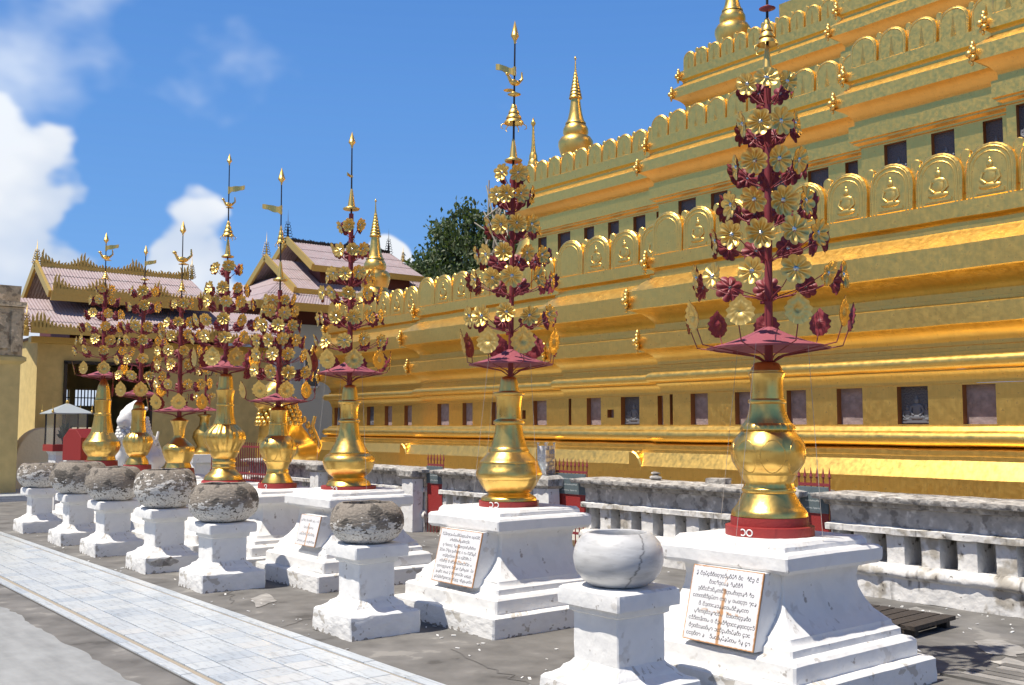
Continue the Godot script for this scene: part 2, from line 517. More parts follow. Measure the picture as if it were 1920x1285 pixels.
func _ready():
	rng.seed = 4711
	nz.seed = 77
	nz.frequency = 0.01
	nz.fractal_octaves = 3
	FW = Vector3(-sin(YAW) * cos(PITCH), sin(PITCH), -cos(YAW) * cos(PITCH))
	RT = Vector3(cos(YAW), 0, -sin(YAW))
	UPV = RT.cross(FW)
	var cam := Camera3D.new()
	cam.name = "camera"
	cam.position = EYE
	cam.rotation = Vector3(PITCH, YAW, 0)
	cam.fov = 36.87
	cam.near = 0.05
	cam.far = 900.0
	add_child(cam)
	cam.current = true
	var env := Environment.new()
	env.background_mode = Environment.BG_SKY
	env.sky = Sky.new()
	env.sky.sky_material = make_sky()
	env.background_energy_multiplier = 0.9
	env.tonemap_mode = Environment.TONE_MAPPER_LINEAR
	env.tonemap_exposure = 1.22
	env.sdfgi_enabled = true
	env.ssao_enabled = true
	env.ssil_enabled = true
	var we := WorldEnvironment.new()
	we.name = "world_environment"
	we.environment = env
	add_child(we)
	var sun := DirectionalLight3D.new()
	sun.name = "sun"
	var el := deg_to_rad(65.0)
	var to_sun := Vector3(-0.2 * cos(el), sin(el), 0.98 * cos(el))
	sun.light_energy = 1.6
	sun.light_color = Color(1.0, 0.965, 0.905)
	sun.light_angular_distance = 0.53
	sun.shadow_enabled = true
	add_child(sun)
	sun.transform = Transform3D(Basis.looking_at(-to_sun, Vector3.UP), to_sun * 60.0)
	make_materials()
	build_ground()
	build_pagoda()
	build_stupas()
	build_balustrade()
	build_pedestals()
	build_bowls()
	build_trees_of_flowers()
	build_far()
	build_small()

# ---------- ground ----------
func build_ground():
	var m := mb()
	m.quad(Vector3(260, 0, -260), Vector3(260, 0, 260), Vector3(-260, 0, 260), Vector3(-260, 0, -260))
	structure("ground", m.done(M["concrete"]))
	# pale concrete apron on the near side, its edge broken
	m = mb()
	var edge := []
	var x := -40.0
	while x < 8.0:
		edge.append(Vector2(x, -2.22 + 0.035 * nz.get_noise_2d(x * 130.0, 5.0) + 0.03 * nz.get_noise_2d(x * 500.0, 9.0)))
		x += 0.09
	for i in edge.size() - 1:
		var a: Vector2 = edge[i]
		var b: Vector2 = edge[i + 1]
		m.quad(Vector3(b.x, 0.012, b.y), Vector3(b.x, 0.012, 30), Vector3(a.x, 0.012, 30), Vector3(a.x, 0.012, a.y))
		m.quad(Vector3(b.x, -0.01, b.y), Vector3(b.x, 0.012, b.y), Vector3(a.x, 0.012, a.y), Vector3(a.x, -0.01, a.y))
	structure("pavement", m.done(M["pale_concrete"]))
	# marble tile path
	var path := Node3D.new()
	path.name = "path"
	path.set_meta("kind", "structure")
	add_child(path)
	m = mb()
	m.box(Vector3(-16, 0.0, -3.105), Vector3(48, 0.016, 1.196))
	put("bedding", m.done(M["mortar"]), path)
	m = mb()
	m.box(Vector3(-16, 0.0, -3.593), Vector3(48, 0.024, 0.018))
	m.box(Vector3(-16, 0.0, -2.617), Vector3(48, 0.024, 0.034))
	put("tan_joint", m.done(M["tan_line"]), path)
	var rows := [[-3.70, -3.606, 0.52], [-3.579, -3.404, 0.205], [-3.394, -3.158, 0.205], [-3.148, -2.838, 0.205], [-2.828, -2.64, 0.205], [-2.594, -2.512, 0.41]]
	var meshes := {}
	var rest := []
	for k in 4: rest.append(mb())
	var made := 0
	for r in rows.size():
		var w: float = rows[r][1] - rows[r][0]
		var zc: float = (rows[r][0] + rows[r][1]) * 0.5
		for k in 4:
			var tm := mb()
			var h := Vector2(rows[r][2] * 0.5 - 0.004, w * 0.5 - 0.0015)
			tm.sweep([[Vector2(0, 0.004), Vector2(0, 0.0165)], [Vector2(0, 0.0165), Vector2(-0.003, 0.019)]], [Vector2(h.x, h.y), Vector2(-h.x, h.y), Vector2(-h.x, -h.y), Vector2(h.x, -h.y)], true, true)
			meshes[[r, k]] = tm.done(M["marble_tile_%d" % k])
		var n := int(30.0 / rows[r][2])
		for i in n:
			var xc: float = -4.6 - rows[r][2] * (i + 0.5) + (0.07 * (r % 2))
			var k: int = [0, 0, 1, 0, 2, 1, 0, 3, 1][rng.randi() % 9]
			if xc > -14.6 and made < 298:
				put("tile", meshes[[r, k]], path, Transform3D(Basis(Vector3.UP, rng.randf_range(-0.004, 0.004)), Vector3(xc, rng.randf_range(-0.001, 0.001), zc)))
				made += 1
			else:
				rest[k].box(Vector3(xc, 0.0105, zc), Vector3(rows[r][2] - 0.005, 0.016, w))
	var am: ArrayMesh = null
	for k in 4: am = rest[k].done(M["marble_tile_%d" % k], am)
	put("far_tiles", am, path).set_meta("kind", "stuff")
	# unseen pale walk between balustrade and pagoda, added to brighten the gold coves
	m = mb()
	m.box(Vector3(-10.0, 0.005, -9.95), Vector3(40.0, 0.03, 1.56))
	structure("added_inner_walk", m.done(M["marble_tile_0"]))
	# second path and steps by the yellow hall
	m = mb()
	m.box(Vector3(-26.3, 0.06, -5.0), Vector3(4.6, 0.12, 3.4))
	m.box(Vector3(-28.2, 0.16, -5.0), Vector3(1.2, 0.12, 3.4))
	structure("terrace", m.done(M["marble_tile_0"]))
	# mortar patches and narrow paving by the balustrade
	for q in [[[1660, 1150], [1720, 1141], [1795, 1158], [1760, 1168], [1715, 1166]], [[1830, 1205], [1880, 1200], [1925, 1222], [1905, 1232], [1850, 1226]], [[1858, 1242], [1890, 1236], [1950, 1252], [1940, 1266]], [[925, 1124], [962, 1126], [985, 1138], [955, 1141]], [[470, 1124], [500, 1112], [520, 1128], [480, 1140]]]:
		m = mb()
		var pts := []
		var cen := Vector3.ZERO
		for p in q:
			var d := ray(p[0], p[1])
			var g := EYE + d * (-1.6 / d.y)
			g.y = 0.005
			pts.append(g)
			cen += g / q.size()
		var rim := []
		for i in pts.size():
			for s in 5:
				var g: Vector3 = (pts[i] as Vector3).lerp(pts[(i + 1) % pts.size()], s / 5.0)
				g += (g - cen) * 0.35 * nz.get_noise_2d(g.x * 700.0, g.z * 700.0)
				rim.append(g)
		for i in rim.size(): m.tri(cen, rim[i], rim[(i + 1) % rim.size()])
		structure("mortar_patch", m.done(M["worn_concrete"]))
	for c in [[-6.2, -4.35, -4.6, -4.05], [-8.3, -4.75, -7.7, -3.75], [-5.4, -8.2, -4.9, -6.4], [-10.6, -4.6, -9.0, -3.9]]:
		m = mb()
		var last := Vector3(c[0], 0.003, c[1])
		for k in range(1, 19):
			var f := k / 18.0
			var p := Vector3(lerpf(c[0], c[2], f), 0.003, lerpf(c[1], c[3], f)) + Vector3(nz.get_noise_2d(k * 90.0, c[0] * 50.0), 0, nz.get_noise_2d(k * 90.0, 400.0 + c[0] * 50.0)) * 0.09
			var n := (p - last).cross(Vector3.UP).normalized() * (0.004 + 0.004 * sin(f * PI))
			m.quad(last - n, last + n, p + n, p - n)
			last = p
		structure("crack", m.done(M["mortar"]))
	var flakes := mb()
	for k in 420:
		var p := Vector3(rng.randf_range(-17.0, -3.0), 0.0, rng.randf_range(-8.7, -3.75))
		if k < 60: p = Vector3(rng.randf_range(-6.0, -3.4), 0.0, rng.randf_range(-8.7, -8.0))
		flakes.xf = Transform3D(Basis.from_euler(Vector3(rng.randf_range(-0.3, 0.3), rng.randf() * TAU, rng.randf_range(-0.3, 0.3))), p + Vector3(0, 0.004, 0))
		var r := rng.randf_range(0.006, 0.018)
		flakes.box(Vector3.ZERO, Vector3(r * 2.0, 0.004, r))
	var fl := put("paint_flakes", flakes.done(M["whitewash"]), self)
	tag(fl, "fallen flakes of white paint scattered over the concrete", "paint flakes", "", "stuff")
	var strip := Node3D.new()
	strip.name = "paving"
	strip.set_meta("kind", "structure")
	add_child(strip)
	for i in 9:
		m = mb(Vector3.ZERO, 0.004, 6.0)
		var zc := -6.42 - 0.105 * i
		m.box(Vector3(-2.75 + 0.06 * sin(i * 2.3), 0.006, zc), Vector3(1.7 - 0.07 * i, 0.02, 0.088))
		put("slab", m.done(M["worn_concrete"] if i % 3 == 1 else M["concrete"]), strip)

# ---------- pagoda ----------
const WALL := [11.1, 11.52, 12.02, 12.44]
const STEP := [10.44, 13.07, 18.16, 22.92]
func plan(inset: float) -> Array:
	var p := [Vector2(7.0, -WALL[0] - inset)]
	for k in 4:
		p.append(Vector2(-(STEP[k] - inset), -WALL[k] - inset))
		if k < 3: p.append(Vector2(-(STEP[k] - inset), -WALL[k + 1] - inset))
	p.append(Vector2(-(STEP[3] - inset), -WALL[3] - inset - 5.0))
	p.append(Vector2(-(STEP[3] - inset) - 0.45, -WALL[3] - inset - 5.0))
	p.append(Vector2(-(STEP[3] - inset) - 0.45, -46.0))
	var q := []
	for i in p.size() - 1:
		var n := clampi(int((p[i] as Vector2).distance_to(p[i + 1]) / 0.45), 1, 60)
		for k in n: q.append((p[i] as Vector2).lerp(p[i + 1], float(k) / n))
	q.append(p[-1])
	return q
func arc(c: Vector2, r: float, a0: float, a1: float, n := 8) -> Array:
	var o := []
	for i in n + 1:
		var t := deg_to_rad(lerpf(a0, a1, float(i) / n))
		o.append(c + Vector2(cos(t), sin(t)) * r)
	return o
func cove(a: Vector2, b: Vector2, n := 7) -> Array:
	var o := []
	for i in n + 1:
		var t := float(i) / n
		o.append(Vector2(lerpf(a.x, b.x, 0.35 * t + 0.65 * (1.0 - cos(t * PI * 0.5))), lerpf(a.y, b.y, 0.6 * t + 0.4 * sin(t * PI * 0.5))))
	return o
func lift(sections: Array, dy: float) -> Array:
	var o := []
	for s in sections:
		var q := []
		for p in s: q.append(Vector2(p.x, p.y + dy))
		o.append(q)
	return o

func arch_outline(w: float, h: float, n := 12) -> Array:
	var a := w * 0.5
	var o := [Vector2(-a, 0), Vector2(-a, h - a * 1.05)]
	for i in range(1, n):
		var t := PI - PI * i / n
		o.append(Vector2(cos(t) * a, h - a * 1.05 + pow(sin(t), 0.92) * a * 1.05))
	o.append(Vector2(a, h - a * 1.05))
	o.append(Vector2(a, 0))
	return o
func arch_line(w: float, h: float, z: float, y0 := 0.0) -> Array:
	var o := []
	for p in arch_outline(w, h, 10): o.append(Vector3(p.x, maxf(p.y, y0), z))
	return o
func buddha_mesh(called := "gold_leaf") -> ArrayMesh:
	var m := mb()
	m.ball(Vector3(0, 0.095, 0.0), Vector3(0.135, 0.045, 0.05), 12, 8)
	m.ball(Vector3(0, 0.21, -0.005), Vector3(0.075, 0.11, 0.042), 12, 8)
	m.ball(Vector3(0, 0.275, -0.005), Vector3(0.095, 0.045, 0.036), 12, 8)
	m.ball(Vector3(0, 0.365, 0.0), Vector3(0.042, 0.05, 0.042), 10, 8)
	m.ball(Vector3(0, 0.42, 0.0), Vector3(0.022, 0.03, 0.022), 8, 6)
	for s in [-1.0, 1.0]:
		m.tube([Vector3(0.09 * s, 0.275, 0.005), Vector3(0.115 * s, 0.19, 0.012), Vector3(0.05 * s, 0.125, 0.045)], 0.024, 0.018, 6)
	m.box(Vector3(0, 0.03, -0.005), Vector3(0.34, 0.04, 0.06))
	return m.done(M[called])
func panel_mesh(w: float, h: float, rich: bool) -> ArrayMesh:
	var m := mb()
	m.slab(arch_outline(w, h), 0.09, 0.018)
	m.tube(arch_line(w * 0.86, h * 0.93, 0.086), 0.013, 0.013, 6)
	if rich:
		m.tube(arch_line(w * 0.70, h * 0.84, 0.086), 0.010, 0.010, 6)
	else:
		var a := Vector3(0, h * 0.80, 0.088)
		var b := Vector3(0, 0.02, 0.088)
		var r := Vector3(0.0, h * 0.3, 0.125)
		m.tri(a, r, Vector3(w * 0.10, 0.02, 0.088))
		m.tri(a, Vector3(-w * 0.10, 0.02, 0.088), r)
		m.tri(r, b + Vector3(-w * 0.10, 0, 0), b + Vector3(w * 0.10, 0, 0))
	return m.done(M["gold_leaf"])
func knob_mesh() -> ArrayMesh:
	var m := mb()
	m.ball(Vector3(0, 0, 0.03), Vector3(0.045, 0.045, 0.045), 10, 7)
	for k in 5:
		var t := TAU * k / 5.0 + PI / 2
		m.ball(Vector3(cos(t) * 0.075, sin(t) * 0.075, 0.0), Vector3(0.042, 0.042, 0.032), 8, 6)
	m.ball(Vector3(0, 0.115, -0.01), Vector3(0.04, 0.05, 0.03), 8, 6)
	m.ball(Vector3(0, -0.115, 0.0), Vector3(0.022, 0.035, 0.022), 8, 6)
	return m.done(M["gold_sheet"])

func build_pagoda():
	var at := Vector3(0.9, 0, -35.0)
	var pag := thing("golden_pagoda", "huge stepped golden pagoda with arched parapets and niche windows", "pagoda", at)
	var gold: Material = M["gold_leaf"]
	# --- first terrace
	var low := [
		[Vector2(0.36, 0), Vector2(0.36, 1.03)],
		[Vector2(0.36, 1.03), Vector2(0.35, 1.04), Vector2(0.22, 1.223)],
		[Vector2(0.22, 1.223), Vector2(0.22, 1.268)],
		[Vector2(0.22, 1.268), Vector2(0.19, 1.272)],
		[Vector2(0.19, 1.272), Vector2(0.19, 1.33)],
		[Vector2(0.19, 1.33), Vector2(0.13, 1.337)],
		[Vector2(0.13, 1.337), Vector2(0.06, 1.375)],
		arc(Vector2(0.085, 1.462), 0.087, -90, 90, 12),
		[Vector2(0.085, 1.549), Vector2(0.05, 1.6)],
		[Vector2(0.05, 1.6), Vector2(0, 1.611)]]
	var high := [
		[Vector2(0, 2.082), Vector2(0.02, 2.085)],
		[Vector2(0.02, 2.085), Vector2(0.02, 2.116)],
		cove(Vector2(0.02, 2.116), Vector2(0.07, 2.225)),
		[Vector2(0.07, 2.225), Vector2(0.07, 2.239)],
		arc(Vector2(0.10, 2.318), 0.079, -90, 90, 12),
		[Vector2(0.06, 2.397), Vector2(0.06, 2.44)],
		[Vector2(0.06, 2.44), Vector2(0.03, 2.445)],
		[Vector2(0.03, 2.445), Vector2(0.03, 2.5)],
		[Vector2(0.03, 2.5), Vector2(0.05, 2.505)],
		[Vector2(0.05, 2.505), Vector2(0.05, 2.547)],
		cove(Vector2(0.05, 2.547), Vector2(0.235, 2.72)),
		[Vector2(0.235, 2.72), Vector2(0.25, 2.729)],
		[Vector2(0.25, 2.729), Vector2(0.25, 2.945)],
		[Vector2(0.25, 2.945), Vector2(0.24, 2.953), Vector2(0.1, 2.983)],
		[Vector2(0.1, 2.983), Vector2(0.1, 3.02)],
		[Vector2(0.1, 3.02), Vector2(0.07, 3.025)],
		[Vector2(0.07, 3.025), Vector2(0.07, 3.1)],
		cove(Vector2(0.07, 3.1), Vector2(0.345, 3.305)),
		[Vector2(0.345, 3.305), Vector2(0.36, 3.316)],
		[Vector2(0.36, 3.316), Vector2(0.36, 3.59)],
		[Vector2(0.36, 3.59), Vector2(0.345, 3.602), Vector2(0.12, 3.79)],
		[Vector2(0.12, 3.79), Vector2(0.12, 3.83)],
		[Vector2(0.12, 3.83), Vector2(0.08, 3.835)],
		[Vector2(0.08, 3.835), Vector2(0.08, 3.885)],
		cove(Vector2(0.08, 3.885), Vector2(0.15, 3.925), 4),
		[Vector2(0.15, 3.925), Vector2(0.16, 3.93)],
		[Vector2(0.16, 3.93), Vector2(0.16, 4.11)],
		[Vector2(0.16, 4.11), Vector2(-0.1, 4.116)]]
	var upper := [
		[Vector2(0, 6.22), Vector2(0.03, 6.225)],
		[Vector2(0.03, 6.225), Vector2(0.03, 6.255)],
		[Vector2(0.03, 6.255), Vector2(0.1, 6.29)],
		[Vector2(0.1, 6.29), Vector2(0.1, 6.315)],
		[Vector2(0.1, 6.315), Vector2(0.14, 6.33)],
		[Vector2(0.14, 6.33), Vector2(0.14, 6.58)],
		[Vector2(0.14, 6.58), Vector2(0.07, 6.585)],
		[Vector2(0.07, 6.585), Vector2(0.07, 6.67)],
		cove(Vector2(0.07, 6.67), Vector2(0.28, 6.88)),
		[Vector2(0.28, 6.88), Vector2(0.3, 6.89)],
		[Vector2(0.3, 6.89), Vector2(0.3, 7.11)],
		[Vector2(0.3, 7.11), Vector2(0.29, 7.12), Vector2(0.12, 7.26)],
		[Vector2(0.12, 7.26), Vector2(0.12, 7.3)],
		cove(Vector2(0.12, 7.30), Vector2(0.17, 7.345), 4),
		[Vector2(0.17, 7.345), Vector2(0.18, 7.35)],
		[Vector2(0.18, 7.35), Vector2(0.18, 7.56)],
		[Vector2(0.18, 7.56), Vector2(-0.1, 7.565)]]
	var crown := cove(Vector2(0, 11.2), Vector2(0.5, 11.5))
	var m := mb(-at, 0.012, 1.6)
	m.sweep(low, plan(0))
	put("base_moulding", m.done(gold), pag)
	m = mb(-at, 0.012, 1.6)
	m.sweep(high, plan(0))
	put("first_cornice", m.done(gold), pag)
	var insets := [0.0, 3.5, 6.3]
	for t in [1, 2]:
		m = mb(-at, 0.012, 1.6)
		m.sweep(lift(upper, 2.74 * (t - 1)), plan(insets[t]))
		put("second_cornice" if t == 1 else "third_cornice", m.done(gold), pag)
	m = mb(-at)
	m.sweep([[Vector2(0, 10.0), Vector2(0, 11.2)], crown, [Vector2(0.5, 11.5), Vector2(0.5, 11.9)], [Vector2(0.5, 11.9), Vector2(0.1, 12.0)], [Vector2(0.1, 12.0), Vector2(0.1, 13.2)]], plan(8.35))
	put("fourth_terrace", m.done(gold), pag)
	# terrace floors
	m = mb(-at)
	for t in 4:
		var y: float = [4.113, 7.562, 10.302, 13.2][t]
		var ins: float = [0.0, 3.5, 6.3, 8.35][t]
		var o: float = [-0.08, -0.08, -0.08, 0.1][t]
		for k in 4:
			var x0: float = 7.0 if k == 0 else -(STEP[k - 1] - ins) - o
			var x1: float = -(STEP[k] - ins) - o
			var z0: float = -(WALL[k] + ins) + o
			m.quad(Vector3(x0, y, z0), Vector3(x1, y, z0), Vector3(x1, y, -46), Vector3(x0, y, -46))
	put("terrace_floor", m.done(M["pink_cement"]), pag)
	# bell and spire, out of the frame above
	m = mb(Vector3(0, 0, 0))
	var bell := [[Vector2(13.5, 13.0), Vector2(13.5, 15.0)], [Vector2(13.5, 15.0), Vector2(12.0, 15.4)], [Vector2(12, 15.4), Vector2(11.6, 17.0), Vector2(10.2, 20.0), Vector2(8.6, 25.0), Vector2(7.4, 28.0)], [Vector2(7.4, 28), Vector2(6.0, 30), Vector2(3.0, 37), Vector2(1.6, 42)], [Vector2(1.6, 42), Vector2(0.9, 47), Vector2(0.0, 52)]]
	m.lathe(bell, 48)
	put("bell_spire", m.done(gold), pag)
	# --- window bands with their niches
	var wins := [[[], [], [], []], [[], [], [], []]]
	wins[0][0] = [[4.72, 5.08], [5.51, 5.89], [6.30, 6.69], [7.15, 7.51], [7.96, 8.26], [8.80, 9.11], [9.59, 9.91], [10.25, 10.31]]
	wins[0][1] = [[10.62, 10.95], [11.34, 11.75], [11.91, 12.06, 1.74, 1.87], [12.21, 12.55], [12.93, 13.0]]
	wins[0][2] = [[13.2, 13.3], [14.16, 14.54], [14.76, 14.86, 1.74, 1.90], [15.45, 15.8], [16.42, 16.76], [17.23, 17.65]]
	wins[0][3] = [[18.45, 18.78], [19.27, 19.58], [20.1, 20.42], [20.9, 21.22], [21.75, 22.1], [22.52, 22.8]]
	wins[1][0] = [[4.4, 4.8], [5.2, 5.6], [5.95, 6.3], [6.6, 6.8]]
	wins[1][1] = [[7.2, 7.5], [7.95, 8.33], [8.75, 9.15]]
	wins[1][2] = [[9.96, 10.21], [10.55, 10.98], [11.44, 11.8], [12.1, 12.45], [12.83, 13.25], [13.64, 14.11]]
	wins[1][3] = [[14.92, 15.12], [15.45, 15.82], [16.27, 16.62], [17.08, 17.42], [17.9, 18.35], [18.76, 19.08]]
	var figure := buddha_mesh("glazed_figure")
	for t in 2:
		var y0: float = [1.611, 4.11][t]
		var y1: float = [2.082, 6.22][t]
		var w0: float = [1.625, 5.62][t]
		var w1: float = [2.066, 6.19][t]
		var ins: float = insets[t]
		m = mb(-at)
		for k in 4:
			var x0: float = 7.0 if k == 0 else -(STEP[k - 1] - ins)
			var x1: float = -(STEP[k] - ins)
			var z: float = -(WALL[k] + ins)
			if k > 0:
				var zp: float = -(WALL[k - 1] + ins)
				m.quad(Vector3(x0, y0, zp), Vector3(x0, y0, z), Vector3(x0, y1, z), Vector3(x0, y1, zp))
			var at_x := x0
			for w in wins[t][k]:
				var a: float = -w[0]
				var b: float = -w[1]
				var lo: float = w[2] if w.size() > 2 else w0
				var hi: float = w[3] if w.size() > 2 else w1
				if a > x0 - 0.01 or b < x1 + 0.01: continue
				m.quad(Vector3(at_x, y0, z), Vector3(a, y0, z), Vector3(a, y1, z), Vector3(at_x, y1, z))
				m.quad(Vector3(a, y0, z), Vector3(b, y0, z), Vector3(b, lo, z), Vector3(a, lo, z))
				m.quad(Vector3(a, hi, z), Vector3(b, hi, z), Vector3(b, y1, z), Vector3(a, y1, z))
				at_x = b
				var c := Vector3((a + b) * 0.5, (lo + hi) * 0.5, z)
				var hw := (a - b) * 0.5
				var hh := (hi - lo) * 0.5
				var dp := 0.095
				var plaque: bool = t == 1 or (w[0] > 6.2 and w[0] < 6.4) or (w[0] > 11.3 and w[0] < 11.4) or (w[0] > 20.8)
				var nm := mb()
				for e in [[-1, -1, 1, -1], [1, -1, 1, 1], [1, 1, -1, 1], [-1, 1, -1, -1]]:
					var p := Vector3(e[0] * hw, e[1] * hh, 0)
					var q := Vector3(e[2] * hw, e[3] * hh, 0)
					var bk := Vector3(0, 0, -dp)
					nm.quad(p, q, q + bk, p + bk)
				var am := nm.done(M["rust_edge"])
				nm = mb()
				nm.quad(Vector3(hw, -hh, -dp), Vector3(-hw, -hh, -dp), Vector3(-hw, hh, -dp), Vector3(hw, hh, -dp))
				am = nm.done(M["glazed_plaque"] if plaque else M["pink_cement"], am)
				var nic := put("niche", am, pag, Transform3D(Basis(), c - at))
				if plaque and w.size() == 2:
					for q in [[0.0, 0.74], [-hw * 0.62, 0.5], [hw * 0.62, 0.5]]:
						put("relief_figure", figure, nic, Transform3D(Basis.from_scale(Vector3(q[1], q[1], q[1] * 0.5)), Vector3(q[0], -hh + 0.01, -dp + 0.004)))
			m.quad(Vector3(at_x, y0, z), Vector3(x1, y0, z), Vector3(x1, y1, z), Vector3(at_x, y1, z))
		var xe: float = -(STEP[3] - ins)
		m.quad(Vector3(xe, y0, -WALL[3] - ins), Vector3(xe, y0, -46), Vector3(xe, y1, -46), Vector3(xe, y1, -WALL[3] - ins))
		put("window_wall", m.done(gold), pag)
	m = mb(-at)
	m.sweep([[Vector2(0, 7.55), Vector2(0, 8.96)]], plan(insets[2]))
	put("upper_wall", m.done(gold), pag)
	# --- parapets
	var bud := buddha_mesh()
	var rich := panel_mesh(0.54, 0.60, true)
	var plain := panel_mesh(0.56, 0.62, true)
	var leafy := panel_mesh(0.455, 0.50, false)
	var small := panel_mesh(0.385, 0.46, false)
	var pm := mb()
	pm.slab(arch_outline(0.12, 0.5, 8), 0.07, 0.012)
	var post_big := pm.done(gold)
	pm = mb()
	pm.slab(arch_outline(0.09, 0.41, 8), 0.06, 0.01)
	var post_small := pm.done(gold)
	for t in 3:
		var pitch: float = [0.60, 0.492, 0.41][t]
		var o: float = [0.10, 0.11, 0.11][t]
		var y: float = [4.112, 7.562, 10.302][t]
		var ins: float = insets[t]
		for k in 4:
			var z: float = -(WALL[k] + ins) + o - 0.06
			var xl: float = -(STEP[k] - ins) - o
			var xr: float = [-3.2, -4.2, -5.6][t] if k == 0 else -(STEP[k - 1] - ins) - o
			var n := int(round((xr - xl - 0.02) / pitch))
			if n < 1: continue
			var p := (xr - xl - 0.02) / n if k > 0 else pitch
			for i in n:
				var x := xl + 0.02 + p * (i + 0.5)
				var sx: float = (p - 0.035) / [0.54, 0.455, 0.385][t]
				var pane := put("parapet_panel", (plain if i == 0 else rich) if t == 0 else (leafy if t == 1 else small), pag, Transform3D(Basis.from_scale(Vector3(sx, 1, 1)), Vector3(x, y, z) - at))
				if t == 0 and i > 0:
					put("buddha_relief", bud, pane, Transform3D(Basis.from_scale(Vector3(0.9, 0.9, 0.4)), Vector3(0, 0.03, 0.09)))
				put("parapet_post", post_big if t == 0 else post_small, pag, Transform3D(Basis(), Vector3(x + p * 0.5, y + 0.10, z - 0.035) - at))
			# the return of the parapet round the corner
			put("parapet_panel", plain if t == 0 else (leafy if t == 1 else small), pag, Transform3D(Basis(Vector3.UP, -PI / 2), Vector3(xl + 0.06, y, z - 0.26) - at))
	# --- corner knobs and the rounded caps on the base slope
	var knob := knob_mesh()
	for t in 3:
		var lv: Array = [[0.25, 2.84], [0.36, 3.45], [0.16, 4.02]] if t == 0 else [[0.30, 7.0 + 2.74 * (t - 1)], [0.18, 7.45 + 2.74 * (t - 1)]]
		for k in 4:
			for l in lv:
				var o: float = l[0] + 0.015
				put("corner_knob", knob, pag, Transform3D(Basis(Vector3.UP, -PI / 4) * Basis.from_scale(Vector3.ONE * (1.15 if t == 0 else 1.2)), Vector3(-(STEP[k] - insets[t]) - o, l[1], -(WALL[k] + insets[t]) + o) - at))
	var cm := mb()
	cm.slab([Vector2(0.0, -0.06), Vector2(0.0, 0.19), Vector2(0.03, 0.215), Vector2(0.08, 0.215), Vector2(0.15, 0.185), Vector2(0.21, 0.12), Vector2(0.25, 0.04), Vector2(0.27, -0.06)], 0.24, 0.02)
	cm.ball(Vector3(0.09, 0.12, 0.08), Vector3(0.09, 0.11, 0.14), 14, 9)
	var cap := cm.done(gold)
	for k in 4:
		put("corner_antefix", cap, pag, Transform3D(Basis(), Vector3(-STEP[k] - 0.365, 1.03, -WALL[k] + 0.365 - 0.24) - at))

func stupa_sections(h: float) -> Array:
	# bell stupa: stepped round base, wide bulb, second bulge, bell, ringed spire, finial
	var k := h / 2.96
	var q := func(a: Array) -> Array:
		var o := []
		for p in a: o.append(Vector2(p[0], p[1]) * k)
		return o
	var s := [q.call([[0.52, 0.0], [0.52, 0.22]]), q.call([[0.52, 0.22], [0.40, 0.30], [0.36, 0.40]]), q.call([[0.36, 0.40], [0.40, 0.52], [0.435, 0.66], [0.43, 0.76], [0.37, 0.86], [0.29, 0.90]]), q.call([[0.28, 0.90], [0.315, 0.98], [0.31, 1.08], [0.27, 1.16], [0.235, 1.20]]), q.call([[0.255, 1.20], [0.255, 1.24], [0.225, 1.26]]), q.call([[0.225, 1.26], [0.185, 1.38], [0.155, 1.52], [0.13, 1.70], [0.115, 1.84]]), q.call([[0.115, 1.84], [0.165, 1.86]])]
	for i in 8:
		var r := lerpf(0.165, 0.035, i / 8.0)
		var y := 1.86 + 0.082 * i
		s.append(q.call([[r, y], [r * 0.97, y + 0.045], [r * 0.74, y + 0.078]]))
	s.append(q.call([[0.035, 2.51], [0.022, 2.62], [0.012, 2.84]]))
	s.append(q.call([[0.012, 2.84], [0.032, 2.88], [0.0, 2.96]]))
	return s
func build_stupas():
	for a in [[Vector3(-22.2, 4.7, -13.2), 2.65, "small golden stupa on the lowest terrace corner, against the pink roof"], [Vector3(-18.7, 7.9, -16.85), 2.98, "small golden stupa on the second terrace corner, against plain sky"], [Vector3(-15.95, 10.6, -19.6), 3.0, "small golden stupa on the third terrace corner, its tip cut off"]]:
		var s := thing("small_stupa", a[2], "stupa", a[0], "corner stupas of the pagoda")
		var all := stupa_sections(a[1])
		var pl := mb()
		pl.sweep([[Vector2(0.06, -0.62), Vector2(0.06, -0.12)], [Vector2(0.06, -0.12), Vector2(0.0, -0.08)], [Vector2(0, -0.08), Vector2(0, 0.01)]], square(0.54, 0.01, 1), true, true, 0.54)
		put("plinth", pl.done(M["gold_leaf"]), s)
		var cut := {"base": [0, 2], "bell": [2, 6], "spire": [6, 15], "finial": [15, 17]}
		for part in cut:
			var m := mb()
			m.lathe(all.slice(cut[part][0], cut[part][1]), 36)
			put(part, m.done(M["gold_leaf"]), s)
	var far := on_z(1000, 300, -24.0)
	var f := thing("small_stupa", "thin far golden spire rising behind the second parapet", "stupa", Vector3(far.x, 4.113, -24.0))
	var m := mb()
	m.lathe(stupa_sections(far.y - 4.113 + depth_of(far) * 82.0 / FOCAL), 20)
	put("spire", m.done(M["gold_leaf"]), f)

